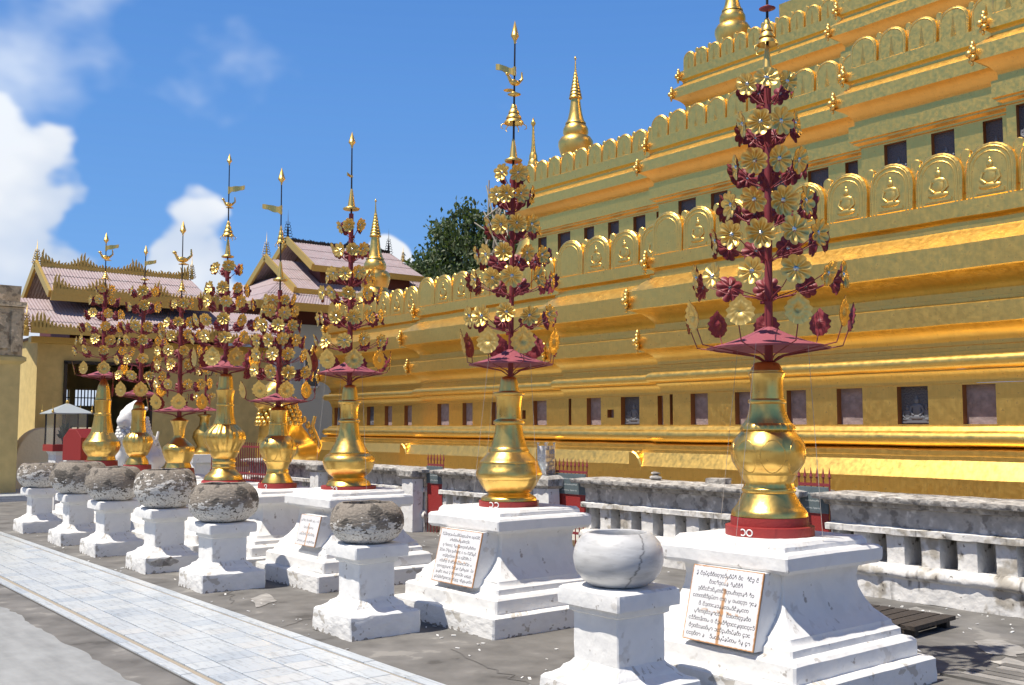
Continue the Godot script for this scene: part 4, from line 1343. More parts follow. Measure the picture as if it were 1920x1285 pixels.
# per tree: axis pixels at the base and the top, vase outline (pixel row, half width, f = fluted above this), canopy, tiers, finial
func tree_specs() -> Array:
	return [
		{"x": 1444, "xt": 1438, "ring": [[1004, 81], [985, 81], [984, 71], [968, 71]],
			"vase": [[967, 70], [958, 68], [948, 60], [934, 52], [924, 47], ["c"], [922, 49], [916, 49], [914, 46], ["c"], [905, 44], [897, 48], [890, 52], ["c"], [884, 54], [868, 65], [850, 69], [838, 68], [822, 60], [808, 48], ["c"], [806, 50], [799, 48], [794, 44], ["c"], [783, 38], [770, 34], [758, 32], ["c"], [755, 35], [750, 34], [748, 31], ["c"], [727, 30], [710, 31], [701, 34], ["c"], [699, 34], [698, 31], ["c"], [696, 31], [690, 28], [681, 22], [678, 9]],
			"canopy": [652, 112, 612], "leaf": [622, 150, 9, 50, 582], "tiers": [[525, 128, 10, 52], [450, 98, 9, 52], [388, 78, 8, 52], [315, 64, 7, 50], [240, 52, 6, 48], [160, 46, 5, 46]], "pole": [678, 8.0, 165],
			"crown": [["cone", 133, 18, 84], ["crown", 82, 20, 30], ["disc", 14, 16], ["flag", -60, 46, -1], ["tip", -190, 8, -140]], "rod": [165, -142], "rib": 0},
		{"x": 957, "xt": 966, "ring": [[950, 56], [939, 56]],
			"vase": [[938, 52], [932, 50], [927, 41], [923, 38], ["c"], [922, 42], [912, 50], [905, 54], [899, 57], ["c"], [897, 59], [891, 62], [884, 61], [876, 57], [868, 54], ["c"], [866, 55], [858, 47], [848, 38], ["c"], [846, 38], [841, 36], [838, 34], [820, 29], [806, 26], [797, 25], ["c"], [795, 29], [790, 29], [787, 25], ["c"], [785, 24], [770, 23], [755, 24], [743, 26], ["c"], [741, 29], [736, 29], [735, 20], ["c"], [733, 19], [715, 16], [708, 13], [705, 5]],
			"canopy": [683, 78, 655], "leaf": [668, 86, 8, 40, 632], "tiers": [[597, 78, 9, 37], [529, 74, 9, 37], [483, 62, 8, 36], [430, 46, 7, 36], [372, 34, 6, 35], [330, 26, 3, 34]], "pole": [705, 5.2, 338],
			"crown": [["cone", 303, 16, 263], ["crown", 234, 19, 196], ["disc", 180, 13], ["bird", 158, 12], ["flag", 135, 36, -1], ["tip", 80, 8, 42]], "rod": [338, 78], "rib": 1},
		{"x": 655, "xt": 660, "ring": [[917, 51], [911, 51]],
			"vase": [[910, 42], [903, 38], [896, 28], ["c"], [895, 29], [888, 38], [880, 44], ["c"], [878, 45], [868, 48], [862, 48], [855, 44], [850, 36], ["c"], [849, 37], [840, 32], [825, 24], [810, 19.5], [793, 17], ["c"], [791, 20.5], [788, 20], [786, 16.5], ["c"], [784, 16], [772, 16], [760, 18], [756, 21], ["c"], [755, 22], [752, 21], [751, 16], ["c"], [750, 15.5], [735, 14], [724, 11], [722, 5]],
			"canopy": [700, 62, 676], "leaf": [695, 73, 9, 31, 662], "tiers": [[642, 62, 10, 27], [597, 56, 9, 27], [554, 52, 8, 27], [518, 40, 8, 27], [472, 30, 6, 26], [426, 20, 3, 26]], "pole": [722, 5.2, 402],
			"crown": [["cone", 393, 15, 356], ["flag", 332, 9, -1], ["tip", 275, 7, 249]], "rod": [402, 273], "rib": 1},
		{"x": 521, "xt": 528, "ring": [[918, 36], [906, 35]],
			"vase": [[905, 29], [898, 26], [888, 20], ["c"], [884, 20.5], [880, 19], ["c"], [872, 21], [866, 25], ["c"], [862, 26], [850, 32], [841, 34], [832, 32], [822, 25], [818, 21], ["c"], [817, 19], [806, 17], [797, 16], ["c"], [796, 18], [793, 16], ["c"], [780, 16], [772, 17], [770, 17.5], ["c"], [769, 15], [766, 13], [763, 5]],
			"canopy": [752, 55, 736], "leaf": [748, 66, 9, 26, 719], "tiers": [[700, 56, 9, 25], [668, 48, 8, 25], [640, 42, 8, 25], [612, 36, 7, 25], [588, 30, 6, 24], [565, 24, 5, 22]], "pole": [763, 5.2, 545],
			"crown": [["cone", 526, 13, 492], ["crown", 458, 8, 425], ["flag", 394, 36, -1], ["tip", 345, 7, 317]], "rod": [545, 343], "rib": 2},
		{"x": 418, "xt": 430, "ring": [[906, 41], [900, 38]],
			"vase": [[899, 36], [892, 33], [884, 25], [878, 20], ["c"], [875, 22], [870, 20], [866, 22], [860, 20], ["c"], [857, 23], [848, 27], ["c"], [843, 28], [832, 35], [822, 38], [812, 36], [803, 28], [796, 20], ["c"], [795, 20], [780, 16], [762, 15], ["c"], [760, 17], [757, 15], ["c"], [745, 15], [735, 17], [732, 18], ["c"], [731, 15], [716, 13], [704, 11], [702, 4]],
			"canopy": [692, 46, 675], "leaf": [690, 60, 9, 25, 658], "tiers": [[638, 58, 9, 24], [606, 54, 9, 24], [572, 46, 8, 24], [546, 36, 7, 23], [506, 24, 4, 23]], "pole": [702, 4.6, 492],
			"crown": [["cone", 484, 11, 452], ["crown", 446, 11, 418], ["bird", 388, 8], ["flag", 360, 30, 1], ["tip", 312, 5, 294]], "rod": [492, 310], "rib": 3},
		{"x": 333, "xt": 343, "ring": [[884, 30], [878, 28]],
			"vase": [[877, 24], [868, 21], ["c"], [862, 24], [852, 28], [846, 29.5], [838, 28], [830, 19], ["c"], [828, 17], [820, 10], [812, 10], [800, 12], [790, 16.5], ["c"], [789, 16.5], [787, 12], [783, 4]],
			"canopy": [771, 48, 757], "leaf": [768, 54, 8, 22, 742], "tiers": [[722, 50, 9, 20], [688, 46, 8, 20], [660, 42, 8, 20], [632, 36, 7, 20], [608, 28, 6, 20], [572, 16, 4, 20]], "pole": [783, 4.4, 560],
			"crown": [["crown", 548, 7, 528], ["bird", 490, 11], ["tip", 442, 6, 418]], "rod": [560, 440], "rib": 1},
		{"x": 260, "xt": 274, "ring": [[876, 26], [872, 25]],
			"vase": [[871, 21], [864, 19], [856, 14], ["c"], [854, 18], [848, 21], ["c"], [844, 22], [834, 26], [826, 26.5], [818, 23], [812, 17], ["c"], [811, 14], [800, 13], [785, 12], [770, 13], ["c"], [769, 13.5], [767, 11], [758, 9], [752, 4]],
			"canopy": [741, 43, 728], "leaf": [745, 48, 8, 19, 720], "tiers": [[706, 44, 8, 19], [676, 42, 8, 19], [642, 38, 7, 19], [616, 34, 7, 19], [578, 28, 5, 20], [550, 22, 4, 20]], "pole": [752, 4.2, 534],
			"crown": [["disc", 528, 9], ["flag", 498, 20, 1], ["tip", 482, 4, 465]], "rod": [534, 480], "rib": 3},
		{"x": 190, "xt": 197, "ring": [[868, 30], [864, 29]],
			"vase": [[863, 26], [856, 24], ["c"], [854, 25], [845, 31], [836, 33], [828, 32], ["c"], [826, 30], [820, 26], [812, 21], ["c"], [811, 20], [797, 17], [780, 14.5], ["c"], [778, 16], [775, 14], ["c"], [760, 14.5], [752, 15], ["c"], [751, 15.5], [749, 14], [735, 12], [722, 9], [712, 4]],
			"canopy": [706, 38, 693], "leaf": [704, 48, 8, 18, 682], "tiers": [[660, 48, 8, 19], [641, 44, 8, 19], [617, 38, 7, 19], [592, 32, 6, 19], [566, 24, 5, 19], [545, 14, 3, 18]], "pole": [712, 4.4, 540],
			"crown": [["crown", 525, 7, 512], ["bird", 486, 8], ["flag", 468, 24, 1], ["tip", 459, 5, 440]], "rod": [540, 457], "rib": 0}]
func build_trees_of_flowers():
	var flowers := [flower_mesh(0), flower_mesh(1), flower_mesh(2), flower_mesh(3)]
	var leaf := leaf_mesh()
	var says := ["golden flower tree on a vase with petal outlines, its red ring numbered ten", "golden flower tree on a bulging vase with two collars, its red ring numbered eleven", "golden flower tree on a wide low vase, before the golden lion and pagoda corner", "golden flower tree on a ball shaped vase with round medallions, hiding the golden lion", "tall golden flower tree on a fluted vase, with a flag and two small crowns", "golden flower tree on a small pot shaped vase, before the red railing", "golden flower tree on a slim fluted vase before the white lion", "golden flower tree on a beaded vase beside the red offering box"]
	var specs := tree_specs()
	for i in specs.size():
		var s: Dictionary = specs[i]
		var base_y: float = [0.905, 0.925, 0.94, 0.87, 0.87, 0.90, 0.90, 0.90][i]
		var at := Vector3(TREE_X[i], base_y, TREE_Z)
		var o := thing("flower_tree", says[i], "flower tree", at, "golden flower trees in a row")
		var dep := depth_of(Vector3(at.x, 1.6, at.z))
		var px := dep / FOCAL
		var Y := func(row: float) -> float: return on_z(s["x"], row, TREE_Z).y - base_y
		# the photographed tree leans or not: its head stands where the picture puts it
		var y_top: float = Y.call(s["crown"][-1][3])
		var head := on_z(s["xt"], s["crown"][-1][3], TREE_Z).x - at.x
		var axis := func(y: float) -> Vector3: return Vector3(clampf(head, -0.12, 0.12) * maxf(0.0, y) / maxf(y_top, 0.5), y, 0)
		# red ring
		var rp := []
		for q in s["ring"]: rp.append(Vector2(q[1] * px, maxf(0.0, Y.call(q[0]))))
		rp[0].y = 0.0
		var secs := []
		for k in rp.size() - 1: secs.append([rp[k], rp[k + 1]])
		secs.append([rp[-1], Vector2(0, rp[-1].y)])
		var m := mb()
		m.lathe(secs, 48)
		var ring_part := put("red_ring", m.done(M["red_paint"]), o)
		# vase
		secs = [[]]
		for q in s["vase"]:
			if q[0] is String:
				secs.append([secs[-1][-1]])
			else:
				secs[-1].append(Vector2(q[1] * px, maxf(rp[-1].y, Y.call(q[0]))))
		var wide := 0
		var big := 0.0
		for k in secs.size():
			for p in secs[k]:
				if p.x > big:
					big = p.x
					wide = k
		var style: int = s["rib"]
		if style != 0 and i < 3: wide = wide
		var body := 0
		big = 0.0
		for k in range(2, secs.size()):
			for p in secs[k]:
				if p.x > big:
					big = p.x
					body = k
		for k in secs.size():
			# smooth the outline of each moulding
			if secs[k].size() > 3:
				var fine := []
				var n: int = secs[k].size()
				for a in n - 1:
					for t in 3:
						fine.append((secs[k][a] as Vector2).cubic_interpolate(secs[k][a + 1], secs[k][maxi(a - 1, 0)], secs[k][mini(a + 2, n - 1)], t / 3.0))
				fine.append(secs[k][-1])
				secs[k] = fine
		var rib := func(t: float, k: int) -> float:
			if k == body and style == 3: return 1.0 + 0.022 * cos(t * 18.0)
			if k == body and style == 2: return 1.0 + 0.018 * cos(t * 6.0)
			if k == body - 1 and style == 1: return 1.0 + 0.006 * cos(t * 18.0)
			if k == body + 1 and style != 1: return 1.0 + 0.03 * absf(sin(t * 9.0))
			if k == body - 1 and style == 0: return 1.0 + 0.02 * absf(sin(t * 8.0))
			return 1.0
		m = mb()
		m.lathe(secs, 144 if i < 5 else 96, rib)
		var vase := put("vase", m.done(M["gold_vase"]), o)
		if i == 0 or i == 3:
			# raised petal outlines round the belly
			m = mb()
			var lo: Vector2 = secs[body][1]
			var hi: Vector2 = secs[body][secs[body].size() - 4]
			for k in 8:
				var pts := []
				for a in 17:
					var u := TAU * a / 16.0
					var f := 0.5 - 0.5 * cos(u)
					var yy := lerpf(lo.y + 0.01, hi.y - 0.01, f)
					var rr := 0.0
					for z in secs[body].size() - 1:
						var p: Vector2 = secs[body][z]
						var q: Vector2 = secs[body][z + 1]
						if yy >= p.y and yy <= q.y: rr = lerpf(p.x, q.x, (yy - p.y) / maxf(1e-5, q.y - p.y))
					if rr <= 0.0: rr = big
					var th := TAU * k / 8.0 + sin(u) * 0.34
					pts.append(Vector3(cos(th) * rr, yy, sin(th) * rr))
				m.tube(pts, 0.0035 if i == 0 else 0.005, -1.0, 5)
			put("petal_outline", m.done(M["gold_vase"]), vase)
		# number painted on the ring
		if i < 4: paint_number(ring_part, [[1, 0], [1, 1], [1, 2], [7]][i], rp[0].x, (rp[0].y + (rp[1].y if i != 0 else rp[1].y)) * 0.5, at, [11.0, 9.0, 6.0, 6.0][i] * px)
		# pole
		var y_pole: float = Y.call(s["pole"][2])
		m = mb()
		m.tube([axis.call(Y.call(s["pole"][0]) - 0.02), axis.call(y_pole * 0.6), axis.call(y_pole)], s["pole"][1] * px, s["pole"][1] * px * 0.85, 12)
		put("pole", m.done(M["maroon_paint"]), o)
		m = mb()
		m.tube([axis.call(y_pole - 0.03), axis.call(Y.call(s["rod"][1]))], 0.011, 0.007, 8)
		put("rod", m.done(M["dark_iron"]), o)
		# canopy: eight cloth-like sheet segments, and the wires that carry the leaves past its rim
		var yc: float = Y.call(s["canopy"][0])
		var yt: float = Y.call(s["canopy"][2])
		var rc: float = s["canopy"][1] * px
		m = mb()
		var ca: Vector3 = axis.call(yc)
		m.xf = Transform3D(Basis(), Vector3(ca.x, 0, 0))
		var crib := func(t: float, k: int) -> float: return 1.0 + 0.03 * cos(t * 8.0)
		var cs := []
		for k in 7:
			var f := k / 6.0
			cs.append(Vector2(lerpf(rc, 0.02, f), lerpf(yc, yt, f) + 0.025 * sin(PI * f) * -0.6))
		m.lathe([cs, [cs[0], cs[0] + Vector2(-0.004, -0.012)], [cs[0] + Vector2(-0.004, -0.012), Vector2(0.02, yt - 0.02)]], 32, crib)
		put("canopy", m.done(M["canopy_paint"]), o)
		var yl: float = Y.call(s["leaf"][0])
		var rl: float = s["leaf"][1] * px * 1.02
		var nl: int = s["leaf"][2]
		m = mb()
		var lh: float = (s["leaf"][0] - s["leaf"][4]) * px * (1.4 if i < 2 else 1.15)
		var y_foot: float = yl
		var a0 := rng.randf() * 0.6
		for k in nl:
			var t := TAU * k / nl + a0
			var e := Vector3(cos(t), 0, sin(t))
			var tip := e * rl * 0.97 + Vector3(ca.x, y_foot + 0.015, 0)
			m.tube([Vector3(ca.x, yc - 0.10, 0) + e * 0.02, Vector3(ca.x, yc - 0.055, 0) + e * rc * 0.25, Vector3(ca.x, yc - 0.015, 0) + e * rc * 0.85, Vector3(ca.x, yc + 0.01, 0) + e * lerpf(rc, rl, 0.6), tip], 0.005, 0.004, 5)
		put("canopy_ribs", m.done(M["maroon_paint"]), o)
		for k in nl:
			var t := TAU * k / nl + a0 + rng.randf_range(-0.04, 0.04)
			var e := Vector3(cos(t), 0, sin(t))
			var zax := Vector3(cos(t + rng.randf_range(-0.15, 0.15)), rng.randf_range(-0.25, 0.05), sin(t + rng.randf_range(-0.15, 0.15))).normalized()
			var xax := Vector3.UP.cross(zax).normalized()
			var yax := zax.cross(xax)
			put("lotus_leaf", leaf, o, Transform3D(Basis(xax * lh * 1.05, yax * lh, zax * lh), e * rl * 0.97 + Vector3(ca.x, y_foot, 0)))
		# tiers of flowers
		for tier in s["tiers"]:
			var y: float = Y.call(tier[0])
			var n: int = tier[2] + (1 if tier[2] >= 10 else 2)
			var d: float = tier[3] * px * 1.06
			var r: float = maxf(tier[1] * px * (1.07 if i < 3 else 1.1) - d * 0.05, 0.05)
			var c: Vector3 = axis.call(y)
			var ph := rng.randf() * TAU / n
			m = mb()
			for k in n:
				var t := TAU * k / n + ph
				var e := Vector3(cos(t), 0, sin(t))
				m.tube([c + Vector3(0, -d * 0.75, 0) + e * 0.015, c + Vector3(0, -d * 0.62, 0) + e * minf(0.06, r * 0.4), c + Vector3(0, -d * 0.40, 0) + e * r * 0.6, c + e * (r - 0.012)], 0.0042, 0.003, 5)
			m.lathe([[Vector2(s["pole"][1] * px * 1.15, y - d * 0.8), Vector2(s["pole"][1] * px * 1.15, y - d * 0.7)]], 10)
			put("branch_ring", m.done(M["maroon_paint"]), o)
			for k in n:
				var t := TAU * k / n + ph + rng.randf_range(-0.06, 0.06)
				var e := Vector3(cos(t), 0, sin(t))
				var zax := Vector3(cos(t + rng.randf_range(-0.3, 0.3)), rng.randf_range(-0.38, 0.16), sin(t + rng.randf_range(-0.3, 0.3))).normalized()
				var xax := Vector3.UP.cross(zax).normalized()
				var b := Basis(xax, zax.cross(xax), zax) * Basis(Vector3.BACK, rng.randf() * TAU)
				put("flower", flowers[rng.randi() % 4], o, Transform3D(b * Basis.from_scale(Vector3(rng.randf_range(0.86, 1.06), rng.randf_range(0.9, 1.08), rng.randf_range(0.8, 1.4)) * d), c + e * r + Vector3(0, rng.randf_range(-0.016, 0.016), 0)))
		# finial
		for q in s["crown"]:
			var y: float = Y.call(q[1])
			var w: float = q[2] * px
			m = mb()
			match q[0]:
				"cone":
					var y2: float = Y.call(q[3])
					m.xf = Transform3D(Basis(), Vector3(axis.call(y).x, 0, 0))
					m.lathe([[Vector2(w * 0.5, y + 0.02), Vector2(0.012, y2)]], 16)
					m.lathe([[Vector2(w * 0.3, y + 0.03), Vector2(w, y + 0.004), Vector2(w * 0.92, y - 0.012)], [Vector2(w * 0.92, y - 0.012), Vector2(0.01, y + 0.01)]], 24, func(t, k): return 1.0 + 0.10 * absf(sin(t * 5.0)))
					put("finial_cone", m.done(M["gold_sheet"]), o)
				"crown":
					var y2: float = Y.call(q[3])
					m.xf = Transform3D(Basis(), Vector3(axis.call(y).x, 0, 0))
					var hh := (y2 - y) / 4.2
					for k in 4:
						var f := 1.0 - 0.22 * k
						m.lathe([[Vector2(w * f, y + hh * k), Vector2(w * f * 0.95, y + hh * (k + 0.4)), Vector2(w * f * 0.6, y + hh * (k + 0.95))]], 20)
					m.lathe([[Vector2(w * 0.2, y + hh * 3.8), Vector2(0.006, y2)]], 10)
					if w > 0.05:
						for k in 6:
							var t := TAU * k / 6.0
							var e := Vector3(cos(t), 0, sin(t))
							m.tube([e * w * 0.9 + Vector3(0, y, 0), e * w * 1.25 + Vector3(0, y - 0.015, 0), e * w * 1.3 + Vector3(0, y - 0.04, 0), e * w * 1.1 + Vector3(0, y - 0.05, 0)], 0.005, 0.004, 5)
					put("finial_crown", m.done(M["gold_sheet"]), o)
				"disc":
					m.xf = Transform3D(Basis(), Vector3(axis.call(y).x, 0, 0))
					m.lathe([[Vector2(0.0, y + 0.03), Vector2(w, y), Vector2(0.0, y - 0.025)]], 14)
					put("finial_disc", m.done(M["maroon_paint"] if i == 0 else M["gold_sheet"]), o)
				"bird":
					var c: Vector3 = axis.call(y)
					m.ball(c, Vector3(w * 0.55, w * 0.5, w * 1.0), 10, 7)
					m.tube([c + Vector3(0, 0.01, w * 0.8), c + Vector3(0, w * 0.9, w * 1.3)], w * 0.3, w * 0.2, 8)
					m.ball(c + Vector3(0, w * 1.1, w * 1.4), Vector3(w * 0.28, w * 0.28, w * 0.4), 8, 6)
					m.tube([c + Vector3(0, 0, -w * 0.7), c + Vector3(0, w * 0.9, -w * 1.6), c + Vector3(0, w * 2.0, -w * 1.5)], w * 0.3, w * 0.12, 6)
					m.lathe([[Vector2(w * 0.9, y - w * 0.9), Vector2(0.01, y - w * 0.6)]], 12)
					put("finial_bird", m.done(M["gold_sheet"]), o)
				"flag":
					var c: Vector3 = axis.call(y)
					var sd: float = q[3]
					var dirv := (RT * sd + Vector3(0, 0.06, 0)).normalized()
					var hgt := w * 0.30
					var n := 10
					var nrm := dirv.cross(Vector3.UP).normalized()
					for k in n:
						for face in [0.004, -0.004]:
							var f0 := float(k) / n
							var f1 := float(k + 1) / n
							var p0: Vector3 = c + dirv * w * f0 + nrm * (0.02 * sin(f0 * 6.0) + face)
							var p1: Vector3 = c + dirv * w * f1 + nrm * (0.02 * sin(f1 * 6.0) + face)
							var h0 := hgt * (1.0 - f0 * 0.85) * (0.7 + 0.3 * absf(cos(f0 * 7.0)))
							var h1 := hgt * (1.0 - f1 * 0.85) * (0.7 + 0.3 * absf(cos(f1 * 7.0)))
							m.quad(p0 + Vector3(0, -h0, 0), p1 + Vector3(0, -h1, 0), p1 + Vector3(0, h1 * 0.5 + 0.04 * f1, 0), p0 + Vector3(0, h0 * 0.5 + 0.04 * f0, 0))
					m.tube([c + Vector3(0, -hgt, 0), c + Vector3(0, hgt * 0.6, 0)], 0.014, 0.014, 8)
					put("flag", m.done(M["gold_sheet"]), o)
				"tip":
					var y2: float = Y.call(q[3])
					m.xf = Transform3D(Basis(), Vector3(axis.call(y).x, 0, 0))
					m.lathe([[Vector2(0.008, y - 0.03), Vector2(0.013, y)], [Vector2(0.013, y), Vector2(w, y + (y2 - y) * 0.22)], [Vector2(w, y + (y2 - y) * 0.22), Vector2(0.0, y2)]], 6)
					put("spear_tip", m.done(M["gold_sheet"]), o)
		# strings from the canopy down to the pedestal
		if i < 3:
			for q in [[0.9, 0.42, 0.02], [-0.85, 0.47, -0.06], [0.55, 0.1, 0.47]]:
				m = mb()
				m.tube([Vector3(ca.x + rc * q[0] * 0.9, yc, q[2] * 0.8), Vector3(q[1] * signf(q[0]), -0.05, q[2])], 0.0016, 0.0016, 4)
				put("string", m.done(M["string"]), o)
func paint_number(parent: Node, digits: Array, r: float, y: float, at: Vector3, size: float):
	# white strokes bent round the ring, to the left of the side that faces the walkway
	var view := Vector2(-at.x, -at.z).normalized()
	var a := atan2(view.y, view.x) + 0.62
	var n := 0
	for d in digits:
		var m := mb()
		var shapes := {0: [[Vector2(0, 0), 0.5, 0, 360]], 1: [[Vector2(0, 0), 0.5, -130, 130]], 2: [[Vector2(0, 0.1), 0.45, -60, 150], [Vector2(0.0, -0.6), 0.55, 10, 90]], 7: [[Vector2(0, 0.1), 0.42, -90, 200], [Vector2(0.0, -0.55), 0.25, -90, 90]]}
		for s in shapes[d]:
			var pts := []
			for k in 17:
				var t := deg_to_rad(lerpf(s[2], s[3], k / 16.0))
				var p: Vector2 = s[0] + Vector2(cos(t), sin(t)) * s[1]
				var th := a - (p.x * size + n * size * 1.25) / r
				pts.append(Vector3(cos(th) * (r + 0.0015), y + p.y * size, sin(th) * (r + 0.0015)))
			m.tube(pts, size * 0.11, -1.0, 5)
		put("digit", m.done(M["white_digit"]), parent)
		n += 1

# ---------- figures of lions ----------
func seg_d(p: Vector3, a: Vector3, b: Vector3, ra: float, rb: float) -> float:
	var ab := b - a
	var t := clampf((p - a).dot(ab) / maxf(ab.length_squared(), 1e-6), 0, 1)
	return p.distance_to(a + ab * t) - lerpf(ra, rb, t)
func nets(bones: Array, lo: Vector3, hi: Vector3, cell: float, soft: float) -> MB:
	var n := Vector3i(((hi - lo) / cell).ceil()) + Vector3i.ONE
	var val := PackedFloat32Array()
	val.resize(n.x * n.y * n.z)
	var id := func(x: int, y: int, z: int) -> int: return (z * n.y + y) * n.x + x
	for z in n.z:
		for y in n.y:
			for x in n.x:
				var p := lo + Vector3(x, y, z) * cell
				var acc := 0.0
				for b in bones:
					var d := seg_d(p, b[0], b[1], b[2], b[3])
					if d < 0.4: acc += exp(-d / soft)
				val[(z * n.y + y) * n.x + x] = 1.0 if acc <= 0.0 else -log(acc) * soft
	var vert := {}
	var mbx := mb()
	for z in n.z - 1:
		for y in n.y - 1:
			for x in n.x - 1:
				var sum := Vector3.ZERO
				var c := 0
				for e in [[0, 1], [2, 3], [4, 5], [6, 7], [0, 2], [1, 3], [4, 6], [5, 7], [0, 4], [1, 5], [2, 6], [3, 7]]:
					var a := Vector3i(e[0] & 1, (e[0] >> 1) & 1, e[0] >> 2)
					var b := Vector3i(e[1] & 1, (e[1] >> 1) & 1, e[1] >> 2)
					var va := val[((z + a.z) * n.y + y + a.y) * n.x + x + a.x]
					var vb := val[((z + b.z) * n.y + y + b.y) * n.x + x + b.x]
					if (va < 0.0) != (vb < 0.0):
						sum += Vector3(a).lerp(Vector3(b), va / (va - vb))
						c += 1
				if c > 0: vert[Vector3i(x, y, z)] = lo + (Vector3(x, y, z) + sum / c) * cell
	for k in vert:
		for ax in 3:
			var d := Vector3i.ZERO
			d[ax] = 1
			var u := Vector3i.ZERO
			u[(ax + 1) % 3] = 1
			var w := Vector3i.ZERO
			w[(ax + 2) % 3] = 1
			var q: Vector3i = k + d
			if q.x >= n.x or q.y >= n.y or q.z >= n.z: continue
			var va := val[(k.z * n.y + k.y) * n.x + k.x]
			var vb := val[(q.z * n.y + q.y) * n.x + q.x]
			if (va < 0.0) == (vb < 0.0): continue
			if not (vert.has(k - u) and vert.has(k - w) and vert.has(k - u - w)): continue
			var pts := [vert[k], vert[k - u], vert[k - u - w], vert[k - w]]
			if va < 0.0: pts.reverse()
			mbx.quad(pts[0], pts[1], pts[2], pts[3], 1)
	return mbx
func lion_bones() -> Array:
	# a seated temple lion facing +z, about 1.9 high
	var b := [[Vector3(0, 0.42, -0.45), Vector3(0, 0.62, -0.25), 0.30, 0.30], [Vector3(0, 0.62, -0.25), Vector3(0, 1.0, 0.08), 0.30, 0.33], [Vector3(0, 1.0, 0.08), Vector3(0, 1.40, 0.14), 0.33, 0.27], [Vector3(0, 1.48, 0.16), Vector3(0, 1.58, 0.14), 0.27, 0.25],
		[Vector3(0, 1.44, 0.36), Vector3(0, 1.40, 0.50), 0.16, 0.13], [Vector3(-0.12, 1.33, 0.36), Vector3(0.12, 1.33, 0.36), 0.10, 0.10], [Vector3(0, 1.56, 0.36), Vector3(0, 1.50, 0.50), 0.07, 0.06], [Vector3(0, 1.74, 0.12), Vector3(0, 1.86, 0.08), 0.14, 0.06]]
	for s in [-1.0, 1.0]:
		b += [[Vector3(0.22 * s, 1.0, 0.16), Vector3(0.25 * s, 0.55, 0.28), 0.17, 0.12], [Vector3(0.25 * s, 0.55, 0.28), Vector3(0.25 * s, 0.12, 0.34), 0.12, 0.10], [Vector3(0.25 * s, 0.09, 0.34), Vector3(0.25 * s, 0.07, 0.52), 0.10, 0.08],
			[Vector3(0.26 * s, 0.48, -0.36), Vector3(0.36 * s, 0.46, -0.02), 0.24, 0.16], [Vector3(0.36 * s, 0.44, 0.0), Vector3(0.36 * s, 0.12, -0.22), 0.13, 0.09], [Vector3(0.36 * s, 0.09, -0.2), Vector3(0.37 * s, 0.07, 0.14), 0.09, 0.08],
			[Vector3(0.22 * s, 1.64, 0.10), Vector3(0.30 * s, 1.70, 0.06), 0.08, 0.06], [Vector3(0.10 * s, 1.60, 0.36), Vector3(0.11 * s, 1.60, 0.37), 0.06, 0.06], [Vector3(0.22 * s, 1.42, 0.2), Vector3(0.26 * s, 1.38, 0.2), 0.10, 0.08]]
	return b
func lion(label: String, at: Vector3, turn: float, scale_: float, matl: Material, plinth: Material) -> Node3D:
	var o := thing("guardian_lion", label, "statue", at, "", turn)
	if not M.has("lion_mesh"):
		M["lion_mesh"] = nets(lion_bones(), Vector3(-0.65, -0.06, -0.9), Vector3(0.65, 2.08, 0.75), 0.045, 0.035)
	var body: ArrayMesh = (M["lion_mesh"] as MB).done(matl)
	M.erase("lion_mesh")
	put("body", body, o, Transform3D(Basis.from_scale(Vector3.ONE * scale_), Vector3(0, 0.5, 0)))
	var m := mb()
	for r in 7:
		var n := 20 - r
		for k in n:
			var t := TAU * (k + 0.5 * (r % 2)) / n
			var rad := lerpf(0.40, 0.29, r / 6.0)
			var y := 1.02 + r * 0.075
			var p := Vector3(sin(t) * rad * 0.98, y, cos(t) * rad + 0.11)
			if cos(t) > 0.72 and r > 3: continue
			m.ball(p, Vector3(0.052, 0.052, 0.052), 8, 6)
	put("mane_curls", m.done(matl), o, Transform3D(Basis.from_scale(Vector3.ONE * scale_), Vector3(0, 0.5, 0)))
	m = mb()
	for k in 9:
		var t := k / 8.0
		m.ball(Vector3(0, 0.45 + 0.85 * t, -0.76 + 0.52 * t * t), Vector3(0.035, 0.07, 0.06), 8, 6)
	m.tube([Vector3(0, 0.25, -0.7), Vector3(0.0, 0.6, -0.84), Vector3(0, 0.95, -0.66), Vector3(0, 1.15, -0.72)], 0.06, 0.03, 8)
	put("tail", m.done(matl), o, Transform3D(Basis.from_scale(Vector3.ONE * scale_), Vector3(0, 0.5, 0)))
	m = mb(Vector3.ZERO, 0.006, 4.0)
	m.sweep([[Vector2(0.06, 0), Vector2(0.06, 0.12)], [Vector2(0.06, 0.12), Vector2(0, 0.16)], [Vector2(0, 0.16), Vector2(0, 0.42)], [Vector2(0, 0.42), Vector2(0.05, 0.45)], [Vector2(0.05, 0.45), Vector2(0.05, 0.54)]], square(0.74 * scale_, 0.02, 3), true, true)
	put("plinth", m.done(plinth), o)
	return o

